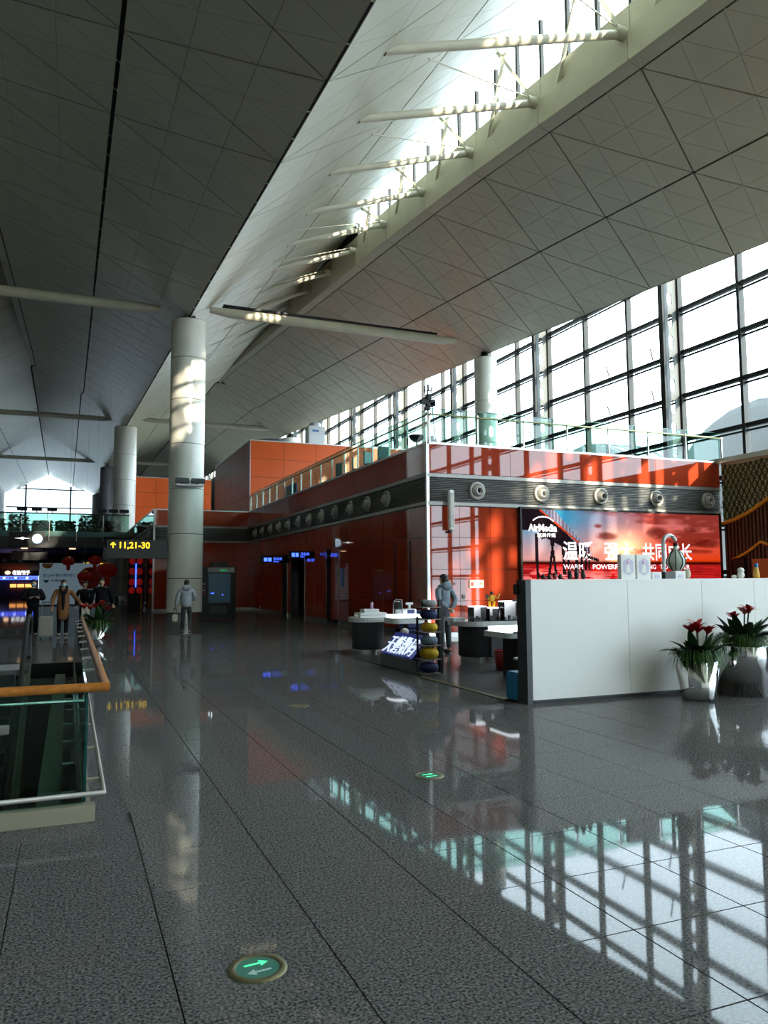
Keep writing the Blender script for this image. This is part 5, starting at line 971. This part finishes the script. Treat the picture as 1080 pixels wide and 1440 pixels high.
    if collar: MB().tube([(-.03, -.12, 1.3), (-.09, -.09, 1.47), (-.1, .02, 1.53), (0, .08, 1.55), (.1, .02, 1.53), (.09, -.09, 1.47), (.03, -.12, 1.3)], .035, 10).build('collar', collar, t, True)
    if inner: MB().ball((0, -.115*p_, 1.12), .05, .03, .3, 12, 10).build('open_front', inner, t, True)
    if mask: mk = MB(); mk.ball((0, -.065, 1.585), .068, .065, .05, 14, 10); mk.build('face_mask', 'mask', t, True)
    return t
STAND = (((-.1, -.01, .5), (-.1, .02, .08)), ((.1, -.01, .5), (.1, .02, .08)))
# man with hands clasped behind his back, seen from behind
person('man in a grey hooded sweatshirt and dark trousers, hands behind his back, at the kiosk', (7.73, 15.45, 0), math.pi+.35, 1.76, 'hoodie', 'trouser_grey', (((-.27, .09, 1.17), (-.07, .17, 1.0)), ((.27, .09, 1.17), (.07, .18, 1.0))), (((-.11, 0, .5), (-.12, .02, .08)), ((.11, 0, .5), (.13, .02, .08))), hood=True, puff=1.05)
wk = person('person in a pale grey puffer jacket walking past the big column with a handbag', (3.37, 24.5, 0), math.pi-.2, 1.68, 'puffer', 'trouser_dark', (((-.27, .0, 1.16), (-.2, -.2, 1.1)), ((.28, .03, 1.15), (.33, -.02, .9))), (((-.10, -.14, .52), (-.12, .12, .10)), ((.10, -.1, .5), (.14, -.22, .08))), hood=True, puff=1.22)
hb = thing('handbag', 'small tan handbag hanging from the hand of the walking person', 'bag', (3.03, 24.4, .42)); MB().bbox(2.94, 3.1, 24.34, 24.46, .42, .64, .03).build('body', 'bag_tan', hb); MB().tube([(2.96, 24.4, .62), (2.98, 24.4, .78), (3.02, 24.4, .83), (3.06, 24.4, .78), (3.08, 24.4, .62)], .01, 6).build('strap', 'shoe', hb)
person('masked person in a black jacket adjusting the front, near the escalator', (-.98, 25.2, 0), .15, 1.72, 'cloth_black', 'cloth_black', (((-.3, -.05, 1.15), (-.1, -.24, 1.2)), ((.3, -.05, 1.15), (.12, -.24, 1.2))), STAND, mask=True, puff=1.15)
person('masked person in an open brown coat with dark collar near the escalator', (-.15, 24.8, 0), 0, 1.70, 'coat_brown', 'cloth_black', (((-.3, .0, 1.14), (-.3, -.08, .92)), ((.36, -.1, 1.18), (.5, -.3, 1.02))), STAND, mask=True, coat=.35, puff=1.12, collar='cloth_black', inner='cloth_black')
person('person in black carrying a strap bag behind the brown coat', (.48, 27.6, 0), .3, 1.66, 'cloth_black', 'cloth_black', (((-.28, .0, 1.16), (-.28, -.06, .9)), ((.28, -.02, 1.16), (.22, -.2, 1.05))), STAND, puff=1.1)
person('broad person in a black top with a pale chest print beyond the planter', (.98, 26.8, 0), 0, 1.74, 'cloth_black', 'cloth_black', (((-.3, .0, 1.16), (-.32, -.06, .9)), ((.32, 0, 1.16), (.36, -.05, .9))), STAND, puff=1.25)
sb = thing('paper_bag', 'cream carrier bag held beside the brown coat', 'bag', (.45, 24.5, .55)); MB().bbox(.36, .58, 24.42, 24.56, .55, .92, .01).build('body', 'bag_tan', sb); MB().tube([(.4, 24.49, .92), (.44, 24.49, 1.02), (.5, 24.49, 1.02), (.54, 24.49, .92)], .008, 6).build('handle', 'bag_tan', sb)
su = thing('suitcase', 'suitcase with a raised chrome handle between the two masked people', 'suitcase', (-.58, 24.5, 0)); MB().bbox(-.78, -.4, 24.4, 24.65, .06, .66, .04).build('shell', 'plate_grey', su)
for x in (-.7, -.48): MB().tube([(x, 24.55, .66), (x, 24.55, 1.05)], .014, 8).build('handle_tube', 'chrome', su)
MB().tube([(-.71, 24.55, 1.06), (-.47, 24.55, 1.06)], .02, 8).build('handle_grip', 'chrome', su)
for x in (-.72, -.46): MB().ball((x, 24.5, .035), .03, .035, .035, 10, 6).build('wheel', 'black', su)
